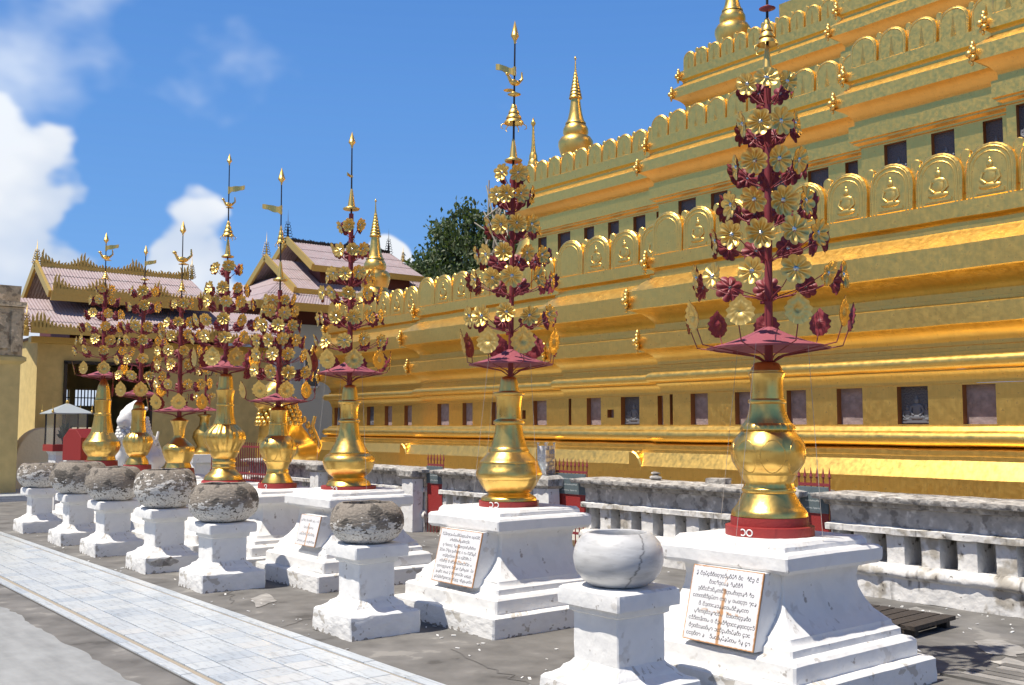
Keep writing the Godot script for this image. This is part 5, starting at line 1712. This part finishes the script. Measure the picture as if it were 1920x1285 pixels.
# ---------- roofs ----------
func corrugated(e0: Vector3, e1: Vector3, r0: Vector3, r1: Vector3, pitch := 0.085, called := "roof_sheet") -> ArrayMesh:
	# sheet roof between an eave line and a ridge line, in three overlapping courses
	var m := mb()
	var n := int(maxf(e0.distance_to(e1), r0.distance_to(r1)) / pitch) * 4
	var up := (e1 - e0).cross(r0 - e0).normalized()
	if up.y < 0: up = -up
	var rows := 3
	for j in rows:
		var f0 := float(j) / rows
		var f1 := float(j + 1) / rows + (0.02 if j < rows - 1 else 0.0)
		for i in n:
			var t0 := float(i) / n
			var t1 := float(i + 1) / n
			var w0 := sin(t0 * n * PI * 0.5) * 0.011
			var w1 := sin(t1 * n * PI * 0.5) * 0.011
			var P := func(t: float, f: float, w: float) -> Vector3: return e0.lerp(e1, t).lerp(r0.lerp(r1, t), f) + up * (w + 0.014 * (1.0 - (f - f0) / (f1 - f0)))
			m.quad(P.call(t0, f0, w0), P.call(t1, f0, w1), P.call(t1, f1, w1), P.call(t0, f1, w0), 1 + j)
	return m.done(M[called])
func cresting(a: Vector3, b: Vector3, h: float, peaks: Array, matl: Material, seed_: int) -> ArrayMesh:
	# pierced gilt board along an edge: a strip with leaf-shaped flames, higher at the peaks
	var m := mb()
	var g := RandomNumberGenerator.new()
	g.seed = seed_
	var len := a.distance_to(b)
	var x := (b - a) / len
	var z := x.cross(Vector3.UP).normalized()
	var y := Vector3.UP
	var base := Transform3D(Basis(x, y, z), a)
	m.xf = base
	m.slab([Vector2(0, -h * 0.25), Vector2(len, -h * 0.25), Vector2(len, h * 0.12), Vector2(0, h * 0.12)], 0.05)
	var n := int(len / (h * 0.21))
	for i in n:
		var c := (i + 0.5) * len / n
		var k := 0.30 + 0.14 * g.randf()
		for p in peaks:
			k = maxf(k, (1.2 - absf(c / len - p) * len / (h * 1.15)) * g.randf_range(0.85, 1.05)) if absf(c / len - p) * len < h * 1.0 else k
		var w := h * 0.125
		var hh := h * k
		var lean := 0.12 * h * g.randf_range(-1, 1)
		m.slab([Vector2(c - w, 0.05 * h), Vector2(c - w * 1.05, hh * 0.35), Vector2(c - w * 0.5, hh * 0.55), Vector2(c - w * 0.55, hh * 0.72), Vector2(c + lean, hh), Vector2(c + w * 0.55, hh * 0.72), Vector2(c + w * 0.5, hh * 0.55), Vector2(c + w * 1.05, hh * 0.35), Vector2(c + w, 0.05 * h)], 0.04)
	return m.done(matl)
func beam(a: Vector3, b: Vector3, w: float, h: float, matl: Material) -> ArrayMesh:
	var m := mb()
	var d := (b - a)
	var x := d.normalized()
	var z := x.cross(Vector3.UP).normalized()
	m.xf = Transform3D(Basis(x, z.cross(x), z), (a + b) * 0.5)
	m.box(Vector3.ZERO, Vector3(d.length(), h, w))
	return m.done(matl)
func spire_finial(h: float, matl: Material, seed_: int) -> ArrayMesh:
	var m := mb()
	m.lathe([[Vector2(0.05, 0), Vector2(0.07, h * 0.1), Vector2(0.04, h * 0.2)], [Vector2(0.04, h * 0.2), Vector2(0.05, h * 0.3), Vector2(0.02, h * 0.45)], [Vector2(0.02, h * 0.45), Vector2(0.0, h)]], 8)
	for k in 6:
		for s in [-1.0, 1.0]:
			var y := h * (0.05 + 0.09 * k)
			var w: float = (0.24 - 0.03 * k) * s * h * 0.75
			m.tube([Vector3(0, y, 0), Vector3(w * 0.8, y + 0.02, 0), Vector3(w, y + h * 0.08, 0), Vector3(w * 0.6, y + h * 0.09, 0)], 0.016, 0.01, 4)
	return m.done(matl)

func build_far():
	var P := Vector3.ZERO
	# ---- yellow hall with two tiers of sheet roof
	var at := Vector3(-28.0, 0, -9.5)
	var h := thing("yellow_hall", "yellow hall with a two tiered corrugated roof and gilt cresting", "building", at)
	var I := Transform3D(Basis(), -at)
	var m := mb()
	m.box(Vector3(-31.2, 0.225, -9.9), Vector3(7.0, 0.45, 7.4))
	put("platform", m.done(M["cream_wall"]), h, I)
	var zL := -6.75
	var zR := -13.2
	for w in [["wall", [[-28.1, 2.15, (zL - 7.42) * 0.5], [0.2, 3.4, 7.42 - 6.75]]], ["wall", [[-28.1, 3.55, -8.55], [0.2, 0.6, 2.26]]], ["wall", [[-28.1, 2.15, -11.44], [0.2, 3.4, 3.52]]], ["wall", [[-31.0, 2.15, zL - 0.1], [5.6, 3.4, 0.2]]], ["wall", [[-31.0, 2.15, zR + 0.1], [5.6, 3.4, 0.2]]]]:
		m = mb()
		m.box(Vector3(w[1][0][0], w[1][0][1], w[1][0][2]), Vector3(w[1][1][0], w[1][1][1], w[1][1][2]))
		put(w[0], m.done(M["yellow_wall"]), h, I)
	# rear wall with two barred openings that let the sky in
	m = mb()
	m.box(Vector3(-33.9, 1.35, -9.97), Vector3(0.2, 1.8, 6.05))
	m.box(Vector3(-33.9, 3.3, -9.97), Vector3(0.2, 1.1, 6.05))
	for zz in [[-6.95, -8.45], [-9.15, -9.3], [-10.0, -13.0]]:
		m.box(Vector3(-33.9, 2.5, (zz[0] + zz[1]) * 0.5), Vector3(0.2, 0.5, zz[0] - zz[1]))
	put("rear_wall", m.done(M["yellow_wall"]), h, I)
	m = mb()
	for k in 16:
		m.box(Vector3(-33.85, 2.5, -8.5 - 0.1 * k), Vector3(0.03, 0.5, 0.03))
	m.box(Vector3(-33.85, 2.5, -9.2), Vector3(0.025, 0.03, 1.7))
	var bars := put("window_bars", m.done(M["dark_iron"]), h, I)
	m = mb()
	m.box(Vector3(-31.0, 3.87, -9.97), Vector3(6.0, 0.06, 6.6))
	m.box(Vector3(-31.0, 0.47, -9.97), Vector3(5.6, 0.04, 6.2))
	put("ceiling", m.done(M["timber"]), h, I)
	for zc in [-7.44, -9.66]:
		m = mb()
		m.box(Vector3(-27.98, 1.85, zc), Vector3(0.1, 2.8, 0.07))
		put("door_jamb", m.done(M["dark_wood"]), h, I)
	m = mb()
	m.box(Vector3(-27.98, 3.26, -8.55), Vector3(0.1, 0.08, 2.3))
	put("door_lintel", m.done(M["dark_wood"]), h, I)
	m = mb()
	m.box(Vector3(-27.96, 3.80, -10.0), Vector3(0.3, 0.16, 6.9))
	put("cornice", m.done(M["gold_trim"]), h, I)
	put("lower_roof", corrugated(Vector3(-27.3, 3.92, -6.35), Vector3(-27.3, 3.92, -13.6), Vector3(-29.7, 5.05, -6.35), Vector3(-29.7, 5.05, -13.6)), h, I)
	put("roof_edge", beam(Vector3(-27.25, 3.90, -6.3), Vector3(-29.7, 5.06, -6.3), 0.12, 0.16, M["gold_trim"]), h, I)
	put("lower_cresting", cresting(Vector3(-27.28, 4.02, -6.4), Vector3(-27.28, 4.02, -13.5), 0.42, [0.03, 0.35, 0.68, 1.0], M["gold_trim"], 5), h, I)
	m = mb()
	m.box(Vector3(-31.4, 4.6, -10.2), Vector3(3.2, 1.5, 4.4))
	put("upper_wall", m.done(M["dark_red_wall"]), h, I)
	put("upper_roof", corrugated(Vector3(-28.75, 5.12, -7.25), Vector3(-28.75, 5.12, -11.75), Vector3(-30.3, 6.05, -7.25), Vector3(-30.3, 6.05, -11.55)), h, I)
	put("upper_roof", corrugated(Vector3(-31.85, 5.12, -7.25), Vector3(-31.85, 5.12, -11.75), Vector3(-30.3, 6.05, -7.25), Vector3(-30.3, 6.05, -11.55)), h, I)
	put("eave_board", beam(Vector3(-28.72, 5.06, -7.2), Vector3(-28.72, 5.06, -11.8), 0.08, 0.26, M["gold_trim"]), h, I)
	put("ridge_cresting", cresting(Vector3(-30.3, 6.08, -7.3), Vector3(-30.3, 6.08, -11.5), 0.40, [0.0, 0.27, 0.62, 1.0], M["gold_trim"], 6), h, I)
	put("eave_cresting", cresting(Vector3(-28.72, 5.2, -7.25), Vector3(-28.72, 5.2, -11.75), 0.42, [0.02, 0.27, 0.62, 0.95], M["gold_trim"], 7), h, I)
	for s in [-28.75, -31.85]:
		put("bargeboard", beam(Vector3(s, 5.1, -7.18), Vector3(-30.3, 6.1, -7.18), 0.08, 0.2, M["gold_trim"]), h, I)
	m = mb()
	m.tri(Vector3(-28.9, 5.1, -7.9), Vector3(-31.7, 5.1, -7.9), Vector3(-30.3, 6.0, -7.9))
	put("shaded_gable", m.done(M["timber"]), h, I)  # dark tone holds the shade of the recessed gable
	for c in [Vector3(-30.3, 6.05, -7.2), Vector3(-30.3, 6.05, -11.6), Vector3(-28.72, 5.15, -11.8), Vector3(-27.28, 3.95, -6.3)]:
		put("corner_finial", spire_finial(0.75, M["gold_trim"], 1), h, I * Transform3D(Basis(Vector3.UP, PI / 2), c))
	# curved flank wall of its steps, and the steps
	var fl := thing("stair_flank", "cream curved flank wall beside the steps", "wall", Vector3(-26.9, 0, -6.5))
	m = mb()
	m.xf = Transform3D(Basis(Vector3.UP, PI / 2), Vector3(-0.15, 0, 0))
	var out := [Vector2(-0.5, 0), Vector2(-0.5, 0.75)]
	for k in range(1, 9): out.append(Vector2(0.15 - 0.65 * cos(k * PI / 16.0), 0.75 + 0.82 * sin(k * PI / 16.0)))
	out += [Vector2(1.6, 1.57), Vector2(1.6, 0)]
	var flip := []
	for q in out: flip.append(Vector2(q.x, q.y))
	m.slab(flip, 0.5, 0.02)
	put("body", m.done(M["cream_wall"]), fl)
	var stp := thing("hall_steps", "low white steps with dark red risers, by the cream flank wall", "steps", Vector3(-27.4, 0.12, -5.2))
	for k in 3:
		m = mb()
		m.box(Vector3(-0.35 * k, 0.075 + 0.15 * k, 0), Vector3(0.35, 0.15, 1.9))
		put("riser", m.done(M["dark_red_wall"]), stp)
		m = mb()
		m.box(Vector3(-0.35 * k + 0.02, 0.165 + 0.15 * k, 0), Vector3(0.40, 0.03, 1.94))
		put("tread", m.done(M["whitewash"]), stp)
	# ---- end of a second yellow building at the frame's edge
	at = Vector3(-26.6, 0, -3.2)
	h = thing("carved_gatehouse", "yellow building end with a weathered grey carved frieze", "building", at)
	var edge := on_x(37, 700, -25.2).z
	m = mb()
	m.box(Vector3(-26.6, 1.75, edge + 2.0) - at, Vector3(2.8, 3.5, 4.0))
	put("wall", m.done(M["yellow_wall"]), h)
	m = mb()
	m.sweep([[Vector2(0, 3.0), Vector2(0.10, 3.08)], [Vector2(0.10, 3.08), Vector2(0.10, 3.16)], [Vector2(0.10, 3.16), Vector2(0.02, 3.2)]], [Vector2(-25.2 - at.x, edge - at.z), Vector2(-25.2 - at.x, edge + 4 - at.z), Vector2(-28.0 - at.x, edge + 4 - at.z), Vector2(-28.0 - at.x, edge - at.z)].map(func(v): return v), true)
	put("moulding", m.done(M["yellow_wall"]), h)
	m = mb(Vector3.ZERO, 0.05, 6.0)
	for k in 14:
		m.box(Vector3(1.42, 3.75, edge - at.z + 0.12 + 0.28 * k), Vector3(0.12, 0.95 - 0.15 * (k % 2), 0.2))
	m.box(Vector3(0, 3.75, edge - at.z + 2.0), Vector3(2.86, 1.1, 4.06))
	m.box(Vector3(0, 4.36, edge - at.z + 2.0), Vector3(2.96, 0.12, 4.16))
	m.box(Vector3(0, 4.6, edge - at.z + 2.0), Vector3(2.7, 0.4, 3.9))
	put("carved_frieze", m.done(M["carved_plaster"]), h)
	# ---- pink roofed hall with telescoped gables
	at = Vector3(-37.4, 0, -20.5)
	h = thing("pink_roofed_hall", "hall with telescoped pink sheet gables and black lace finials", "building", at)
	I = Transform3D(Basis(), -at)
	m = mb()
	m.box(Vector3(-38.5, 2.7, -22.0), Vector3(7.4, 5.4, 12.0))
	put("wall", m.done(M["pale_wall"]), h, I)
	m = mb()
	m.box(Vector3(-38.5, 5.55, -22.0), Vector3(7.0, 1.0, 11.6))
	put("upper_wall", m.done(M["dark_red_wall"]), h, I)
	for k in 9:
		m = mb()
		m.box(Vector3(-34.78, 3.6, -16.8 - 1.15 * k), Vector3(0.08, 1.0, 0.55))
		var wn := put("window", m.done(M["window_glass"]), h, I)
		m = mb()
		for e in [[0.3, 1.06, 0.0], [-0.3, 1.06, 0.0]]:
			m.box(Vector3(-34.74, 3.6, -16.8 - 1.15 * k + e[0]), Vector3(0.1, 1.1, 0.06))
		m.box(Vector3(-34.74, 4.12, -16.8 - 1.15 * k), Vector3(0.1, 0.06, 0.66))
		m.box(Vector3(-34.74, 3.07, -16.8 - 1.15 * k), Vector3(0.1, 0.06, 0.66))
		put("frame", m.done(M["whitewash"]), wn)
	# lower skirt on the front and the near end
	put("lower_roof", corrugated(Vector3(-33.9, 6.0, -15.4), Vector3(-33.9, 6.0, -28.5), Vector3(-36.4, 7.45, -17.6), Vector3(-36.4, 7.45, -27.0), 0.12), h, I)
	put("lower_roof", corrugated(Vector3(-33.9, 6.0, -15.4), Vector3(-42.5, 6.0, -15.4), Vector3(-36.4, 7.45, -17.6), Vector3(-40.5, 7.45, -17.6), 0.12), h, I)
	put("eave_board", beam(Vector3(-33.85, 5.93, -15.35), Vector3(-33.85, 5.93, -28.5), 0.08, 0.30, M["gold_trim"]), h, I)
	put("eave_board", beam(Vector3(-33.85, 5.93, -15.35), Vector3(-42.5, 5.93, -15.35), 0.08, 0.30, M["gold_trim"]), h, I)
	for q in [[-17.3, 8.2, 6.75, 2.5, -25.0], [-18.2, 9.0, 7.75, 2.15, -22.9]]:
		for s in [1.0, -1.0]:
			put("gable_roof", corrugated(Vector3(-37.4 + q[3] * s, q[2], q[0]), Vector3(-37.4 + q[3] * s, q[2], q[4] - 0.4), Vector3(-37.4, q[1], q[0]), Vector3(-37.4, q[1], q[4]), 0.12), h, I)
			put("bargeboard", beam(Vector3(-37.4 + (q[3] + 0.1) * s, q[2] - 0.08, q[0] + 0.04), Vector3(-37.4, q[1] + 0.04, q[0] + 0.04), 0.1, 0.26, M["gold_trim"]), h, I)
		put("eave_board", beam(Vector3(-37.4 + q[3], q[2] - 0.1, q[0]), Vector3(-37.4 + q[3], q[2] - 0.1, q[4] - 0.4), 0.08, 0.24, M["gold_trim"]), h, I)
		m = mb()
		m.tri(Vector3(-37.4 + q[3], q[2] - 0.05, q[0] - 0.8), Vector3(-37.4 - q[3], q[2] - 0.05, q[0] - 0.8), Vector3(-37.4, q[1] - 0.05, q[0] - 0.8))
		put("shaded_gable", m.done(M["timber"]), h, I)  # shade under the roof edge is part of this brown
		m = mb()
		m.box(Vector3(-37.4, q[2] - 0.45, (q[0] + q[4]) * 0.5 - 0.2), Vector3(q[3] * 1.7, 0.9, q[0] - q[4] - 0.6))
		put("clerestory", m.done(M["dark_red_wall"]), h, I)
	put("roof_end", corrugated(Vector3(-37.4 + 2.15, 7.75, -23.3), Vector3(-37.4 - 2.15, 7.75, -23.3), Vector3(-37.35, 9.0, -22.9), Vector3(-37.45, 9.0, -22.9), 0.12), h, I)
	put("ridge_lace", cresting(Vector3(-37.4, 9.02, -18.2), Vector3(-37.4, 9.02, -22.9), 0.32, [0.6], M["dark_iron"], 8), h, I)
	for q in [[Vector3(-37.4, 8.2, -17.3), 1.1], [Vector3(-37.4, 9.0, -18.2), 1.3], [Vector3(-37.4, 9.0, -21.1), 1.15], [Vector3(-37.4, 8.9, -22.9), 1.2], [Vector3(-36.4, 8.5, -23.0), 0.7]]:
		put("lace_finial", spire_finial(q[1], M["dark_iron"] if q[1] > 1.12 else M["gold_trim"], 2), h, I * Transform3D(Basis(Vector3.UP, PI / 2), q[0]))
	# ---- unseen hall behind the viewer, added to darken and warm the lower gold
	at = Vector3(-14.0, 0, 17.0)
	h = thing("added_court_hall", "added unseen ochre hall with a sheet roof, for the lower gold to mirror", "building", at)
	I = Transform3D(Basis(), -at)
	m = mb()
	m.box(Vector3(-14.0, 2.6, 19.0), Vector3(64.0, 5.2, 0.3))
	put("wall", m.done(M["yellow_wall"]), h, I)
	for k in 17:
		m = mb()
		m.box(Vector3(-45.0 + 3.9 * k, 2.4, 15.4), Vector3(0.45, 4.8, 0.45))
		put("column", m.done(M["cream_wall"]), h, I)
	m = mb()
	m.box(Vector3(-14.0, 4.95, 15.4), Vector3(64.0, 0.5, 0.4))
	put("beam", m.done(M["yellow_wall"]), h, I)
	for q in [[14.6, 5.0, 17.6, 7.6], [20.6, 5.0, 17.6, 7.6]]:
		m = mb()
		m.quad(Vector3(19, q[1], q[0]), Vector3(-47, q[1], q[0]), Vector3(-47, q[3], q[2]), Vector3(19, q[3], q[2]))
		m.quad(Vector3(19, q[1] - 0.08, q[0]), Vector3(-47, q[1] - 0.08, q[0]), Vector3(-47, q[3] - 0.08, q[2]), Vector3(19, q[3] - 0.08, q[2]))
		put("roof", m.done(M["roof_sheet"]), h, I)
	# ---- statues
	lion("golden seated guardian lion behind the ball shaped vase", Vector3(-20.6, 0, -10.0), 0.15, 1.15, M["gold_leaf"], M["whitewash"])
	lion("white seated guardian lion beyond the row of golden vases", Vector3(-21.6, 0, -7.2), 0.5, 0.86, M["whitewash"], M["whitewash"])
	# ---- far flower tree of the next row, by the railing
	var ft := thing("distant_flower_tree", "small far flower tree seen past the fluted vase", "flower tree", Vector3(-25.5, 0.9, -10.2))
	m = mb()
	m.lathe([[Vector2(0.34, 0), Vector2(0.34, 0.06)], [Vector2(0.26, 0.06), Vector2(0.18, 0.2), Vector2(0.3, 0.42), Vector2(0.28, 0.55), Vector2(0.14, 0.72), Vector2(0.12, 0.92), Vector2(0.2, 1.0), Vector2(0.05, 1.02)]], 32)
	put("vase", m.done(M["gold_vase"]), ft)
	m = mb()
	m.lathe([[Vector2(0.42, 1.1), Vector2(0.02, 1.22)]], 20)
	put("canopy", m.done(M["canopy_paint"]), ft)
	m = mb()
	m.tube([Vector3(0, 1.0, 0), Vector3(0, 3.0, 0)], 0.03, 0.02, 8)
	put("pole", m.done(M["maroon_paint"]), ft)
	var fm := flower_mesh()
	for t in 4:
		for k in 7:
			var a := TAU * k / 7.0 + t
			var e := Vector3(cos(a), 0, sin(a))
			var xax := Vector3.UP.cross(e).normalized()
			put("flower", fm, ft, Transform3D(Basis(xax, Vector3.UP, e) * Basis.from_scale(Vector3.ONE * 0.2), e * (0.42 - 0.08 * t) + Vector3(0, 1.45 + 0.32 * t, 0)))
	var fp := thing("pedestal", "white pedestal of the small far flower tree", "pedestal", Vector3(-25.5, 0, -10.2))
	m = mb()
	m.sweep([[Vector2(0, 0), Vector2(0, 0.3)], [Vector2(-0.1, 0.3), Vector2(-0.2, 0.7)], [Vector2(-0.1, 0.7), Vector2(-0.1, 0.9)]], square(0.6, 0.01, 2), true, true)
	put("body", m.done(M["whitewash"]), fp)
	# ---- tree behind the pagoda corner
	leafy_tree(Vector3(-36.0, 0, -27.0), "dark green round crowned tree behind the pagoda corner", [[Vector3(0, 8.7, 0), Vector3(3.1, 2.5, 3.0)], [Vector3(-1.9, 7.6, 1.2), Vector3(2.0, 1.7, 2.0)], [Vector3(2.4, 8.6, -0.8), Vector3(2.2, 2.4, 2.2)], [Vector3(0.4, 6.8, 1.4), Vector3(2.6, 1.6, 2.2)]], 15000, 12)
	# ---- bamboo scaffold in front of it
	var sc := thing("bamboo_scaffold", "loose grey bamboo poles of a scaffold before the dark tree", "scaffold", Vector3(-26.0, 0, -19.0))
	var g := RandomNumberGenerator.new()
	g.seed = 8
	for k in 22:
		var b0 := on_z(g.randf_range(915, 950), g.randf_range(380, 500), -19.0) - Vector3(-26.0, 0, -19.0)
		var dr := Vector3(g.randf_range(-0.5, 0.4), g.randf_range(0.1, 1.0), g.randf_range(-0.4, 0.4)).normalized()
		if k < 6:
			dr = Vector3(0.04 * (k - 3), 1, 0)
			b0.y = 4.4
		m = mb()
		m.tube([b0 - dr * (0.5 if k >= 6 else 4.4), b0 + dr * (0.75 if k >= 6 else 2.6)], 0.028, 0.024, 6)
		put("pole", m.done(M["bamboo"]), sc)
	# far green behind the halls
	leafy_tree(Vector3(-58, 0, -10.6), "distant dark tree at the picture's edge", [[Vector3(0, 10.6, 3.0), Vector3(3.2, 2.2, 3.2)]], 900, 13)

func leafy_tree(at: Vector3, label: String, blobs: Array, count: int, seed_: int):
	var o := thing("tree", label, "tree", at)
	var g := RandomNumberGenerator.new()
	g.seed = seed_
	var m := mb(Vector3.ZERO, 0.03, 2.0)
	m.tube([Vector3(0, 0, 0), Vector3(0.1, 2.5, 0.05), Vector3(0.0, 5.0, 0.0), Vector3(0.1, 7.0, 0)], 0.38, 0.2, 10)
	put("trunk", m.done(M["bark"]), o)
	m = mb()
	var tips := []
	for k in 150:
		var b: Array = blobs[k % blobs.size()]
		var d := Vector3(g.randfn(), g.randfn(), g.randfn()).normalized()
		var tip: Vector3 = b[0] + d * b[1] * g.randf_range(0.55, 0.98)
		tips.append(tip)
		var st := Vector3(0, g.randf_range(4.0, 6.8), 0)
		m.tube([st, st.lerp(tip, 0.5) + Vector3(0, 0.35, 0), tip], 0.09, 0.015, 5)
	put("limbs", m.done(M["bark"]), o)
	# leaf clumps: many small folded leaves gathered round the twig ends, with gaps between
	for kind in 3:
		var mm := MultiMesh.new()
		mm.transform_format = MultiMesh.TRANSFORM_3D
		var lm := mb()
		lm.tri(Vector3(0, 0, 0), Vector3(0.5, 0.12, 0.5), Vector3(0, 0, 1.0))
		lm.tri(Vector3(0, 0, 0), Vector3(0, 0, 1.0), Vector3(-0.5, 0.12, 0.5))
		mm.mesh = lm.done(M["leaf_%d" % kind])
		mm.instance_count = count
		for i in count:
			var p: Vector3
			if g.randf() < 0.75:
				p = tips[g.randi() % tips.size()] + Vector3(g.randfn(), g.randfn() * 0.8, g.randfn()) * 0.34
			else:
				var b: Array = blobs[g.randi() % blobs.size()]
				p = b[0] + Vector3(g.randfn(), g.randfn(), g.randfn()).normalized() * b[1] * g.randf_range(0.5, 1.0)
			var s := g.randf_range(0.16, 0.30)
			mm.set_instance_transform(i, Transform3D(Basis.from_euler(Vector3(g.randf() * TAU, g.randf() * TAU, g.randf() * TAU)) * Basis.from_scale(Vector3(s * 0.6, s, s)), p))
		var mi := MultiMeshInstance3D.new()
		mi.multimesh = mm
		mi.name = "crown"
		mi.set_meta("kind", "stuff")
		o.add_child(mi, true)

func build_small():
	# timber cover lying on the ground by the balustrade
	var tc := thing("timber_cover", "dark weathered timber drain cover lying on the ground", "cover", Vector3(-4.72, 0, -7.62), "", 0.06)
	var m := mb(Vector3.ZERO, 0.006, 6.0)
	for z in [-0.26, 0.26]:
		m = mb(Vector3.ZERO, 0.006, 6.0)
		m.box(Vector3(0, 0.03, z), Vector3(0.72, 0.06, 0.06))
		put("bearer", m.done(M["dark_wood"]), tc)
	for k in 6:
		m = mb(Vector3.ZERO, 0.006, 6.0)
		m.box(Vector3(-0.32 + 0.13 * k, 0.075, 0), Vector3(0.115, 0.03, 0.68))
		put("board", m.done(M["dark_wood"]), tc)
	# glass lantern shrine
	var ls := thing("glass_shrine", "small glass shrine with a pale peaked roof and red base, holding a green plant", "shrine", Vector3(-20.8, 0.36, on_x(124, 800, -20.8).z))
	ls.scale = Vector3.ONE * 0.82
	m = mb()
	m.sweep([[Vector2(0, -0.44), Vector2(0, 0.85)], [Vector2(0, 0.85), Vector2(0.06, 0.95)]], square(0.30, 0.01, 2), true, true)
	put("stand", m.done(M["whitewash"]), ls)
	m = mb()
	m.box(Vector3(0, 1.02, 0), Vector3(0.86, 0.15, 0.80))
	put("base", m.done(M["red_paint"]), ls)
	for k in 4:
		m = mb()
		m.box(Vector3(0.38 if k & 1 else -0.38, 1.45, 0.36 if k & 2 else -0.36), Vector3(0.035, 0.72, 0.035))
		put("corner_bar", m.done(M["dark_iron"]), ls)
		m = mb()
		var s := 1.0 if k & 1 else -1.0
		if k & 2: m.quad(Vector3(-0.36, 1.1, 0.36 * s), Vector3(0.36, 1.1, 0.36 * s), Vector3(0.36, 1.8, 0.36 * s), Vector3(-0.36, 1.8, 0.36 * s))
		else: m.quad(Vector3(0.38 * s, 1.1, -0.34), Vector3(0.38 * s, 1.1, 0.34), Vector3(0.38 * s, 1.8, 0.34), Vector3(0.38 * s, 1.8, -0.34))
		put("pane", m.done(M["window_pane"]), ls)
		m = mb()
		var c := Vector3(0.46 if k & 1 else -0.46, 1.80, 0.43 if k & 2 else -0.43)
		m.tube([c, c + Vector3(0.04 * s, 0.07, 0), c + Vector3(0.0, 0.14, 0), c + Vector3(0.03 * s, 0.22, 0)], 0.016, 0.008, 6)
		m.ball(c + Vector3(0, 0.06, 0), Vector3.ONE * 0.03, 8, 6)
		put("corner_scroll", m.done(M["gold_trim"]), ls)
	m = mb()
	m.sweep([[Vector2(0.08, 1.80), Vector2(0.08, 1.82)], [Vector2(0.08, 1.82), Vector2(-0.40, 2.06)]], [Vector2(0.40, 0.40), Vector2(-0.40, 0.40), Vector2(-0.40, -0.40), Vector2(0.40, -0.40)], true, true)
	put("roof", m.done(M["sheet_iron"]), ls)
	m = mb()
	m.ball(Vector3(0, 2.08, 0), Vector3(0.035, 0.05, 0.035), 8, 6)
	put("roof_knob", m.done(M["gold_trim"]), ls)
	m = mb()
	var g := RandomNumberGenerator.new()
	g.seed = 5
	for k in 60:
		var d := Vector3(g.randfn(), absf(g.randfn()) + 0.3, g.randfn()).normalized()
		var a := Vector3(0, 1.2, 0) + d * 0.05
		var b := Vector3(0, 1.25, 0) + d * Vector3(0.24, 0.38, 0.24)
		var w := d.cross(Vector3(0.3, 0.2, 0.9)).normalized() * 0.04
		m.tri(a, a.lerp(b, 0.6) + w, b)
		m.tri(a, b, a.lerp(b, 0.6) - w)
	put("plant", m.done(M["green_leaf"]), ls)
	m = mb()
	m.lathe([[Vector2(0, 1.095), Vector2(0.08, 1.095), Vector2(0.11, 1.24), Vector2(0.0, 1.24)]], 12)
	put("pot", m.done(M["dark_iron"]), ls)
	# red offering box
	var ob := thing("offering_box", "dark red gabled offering box beside the glass shrine", "box", Vector3(-19.5, 0, on_x(143, 830, -19.5).z))
	m = mb()
	m.box(Vector3(0, 0.55, 0), Vector3(0.34, 1.1, 0.34))
	put("stand", m.done(M["whitewash"]), ob)
	m = mb()
	m.xf = Transform3D(Basis(Vector3.UP, 0.6), Vector3(0, 1.0, -0.2))
	m.slab([Vector2(-0.2, 0), Vector2(-0.2, 0.40), Vector2(-0.07, 0.56), Vector2(0.07, 0.56), Vector2(0.2, 0.40), Vector2(0.2, 0)], 0.42, 0.01)
	put("box", m.done(M["red_paint"]), ob)
	# red railing behind the fluted vase
	var rl := thing("iron_railing", "red iron railing with close bars behind the fluted vase", "railing", Vector3(-18.6, 0, -8.2))
	for k in 30:
		m = mb()
		var x := -1.5 + 0.1 * k
		m.tube([Vector3(x, 0, 0), Vector3(x, 1.3, 0)], 0.011, 0.009, 5)
		put("bar", m.done(M["maroon_paint"]), rl)
	for y in [0.72, 1.22]:
		m = mb()
		m.box(Vector3(-0.05, y, 0), Vector3(3.0, 0.035, 0.02))
		put("rail", m.done(M["maroon_paint"]), rl)
	m = mb()
	m.box(Vector3(-0.05, 0.35, -0.08), Vector3(3.0, 0.5, 0.1))
	put("red_kerb", m.done(M["red_paint"]), rl)
	# slippers left on the terrace
	for k in 1:
		m = mb()
		var o := []
		for i in 14:
			var t := TAU * i / 14.0
			o.append(Vector2(cos(t) * 0.045 * (1.0 + 0.15 * sin(t)), sin(t) * 0.13))
		m.xf = Transform3D(Basis(Vector3.RIGHT, -PI / 2), Vector3.ZERO)
		m.slab(o, 0.02, 0.004)
		m.xf = Transform3D.IDENTITY
		m.tube([Vector3(-0.045, 0.02, 0.0), Vector3(-0.02, 0.055, -0.02), Vector3(0, 0.05, -0.06), Vector3(0.02, 0.055, -0.02), Vector3(0.045, 0.02, 0.0)], 0.012, 0.012, 6)
		var sl := put("slipper", m.done(M["cloth_red"]), self, Transform3D(Basis(Vector3.UP, 1.2 + 0.3 * k), Vector3(-25.9 - 0.2 * k, 0.12, -5.75 + 0.35 * k)))
		tag(sl, "red slipper lying on the marble floor by the steps", "slipper")
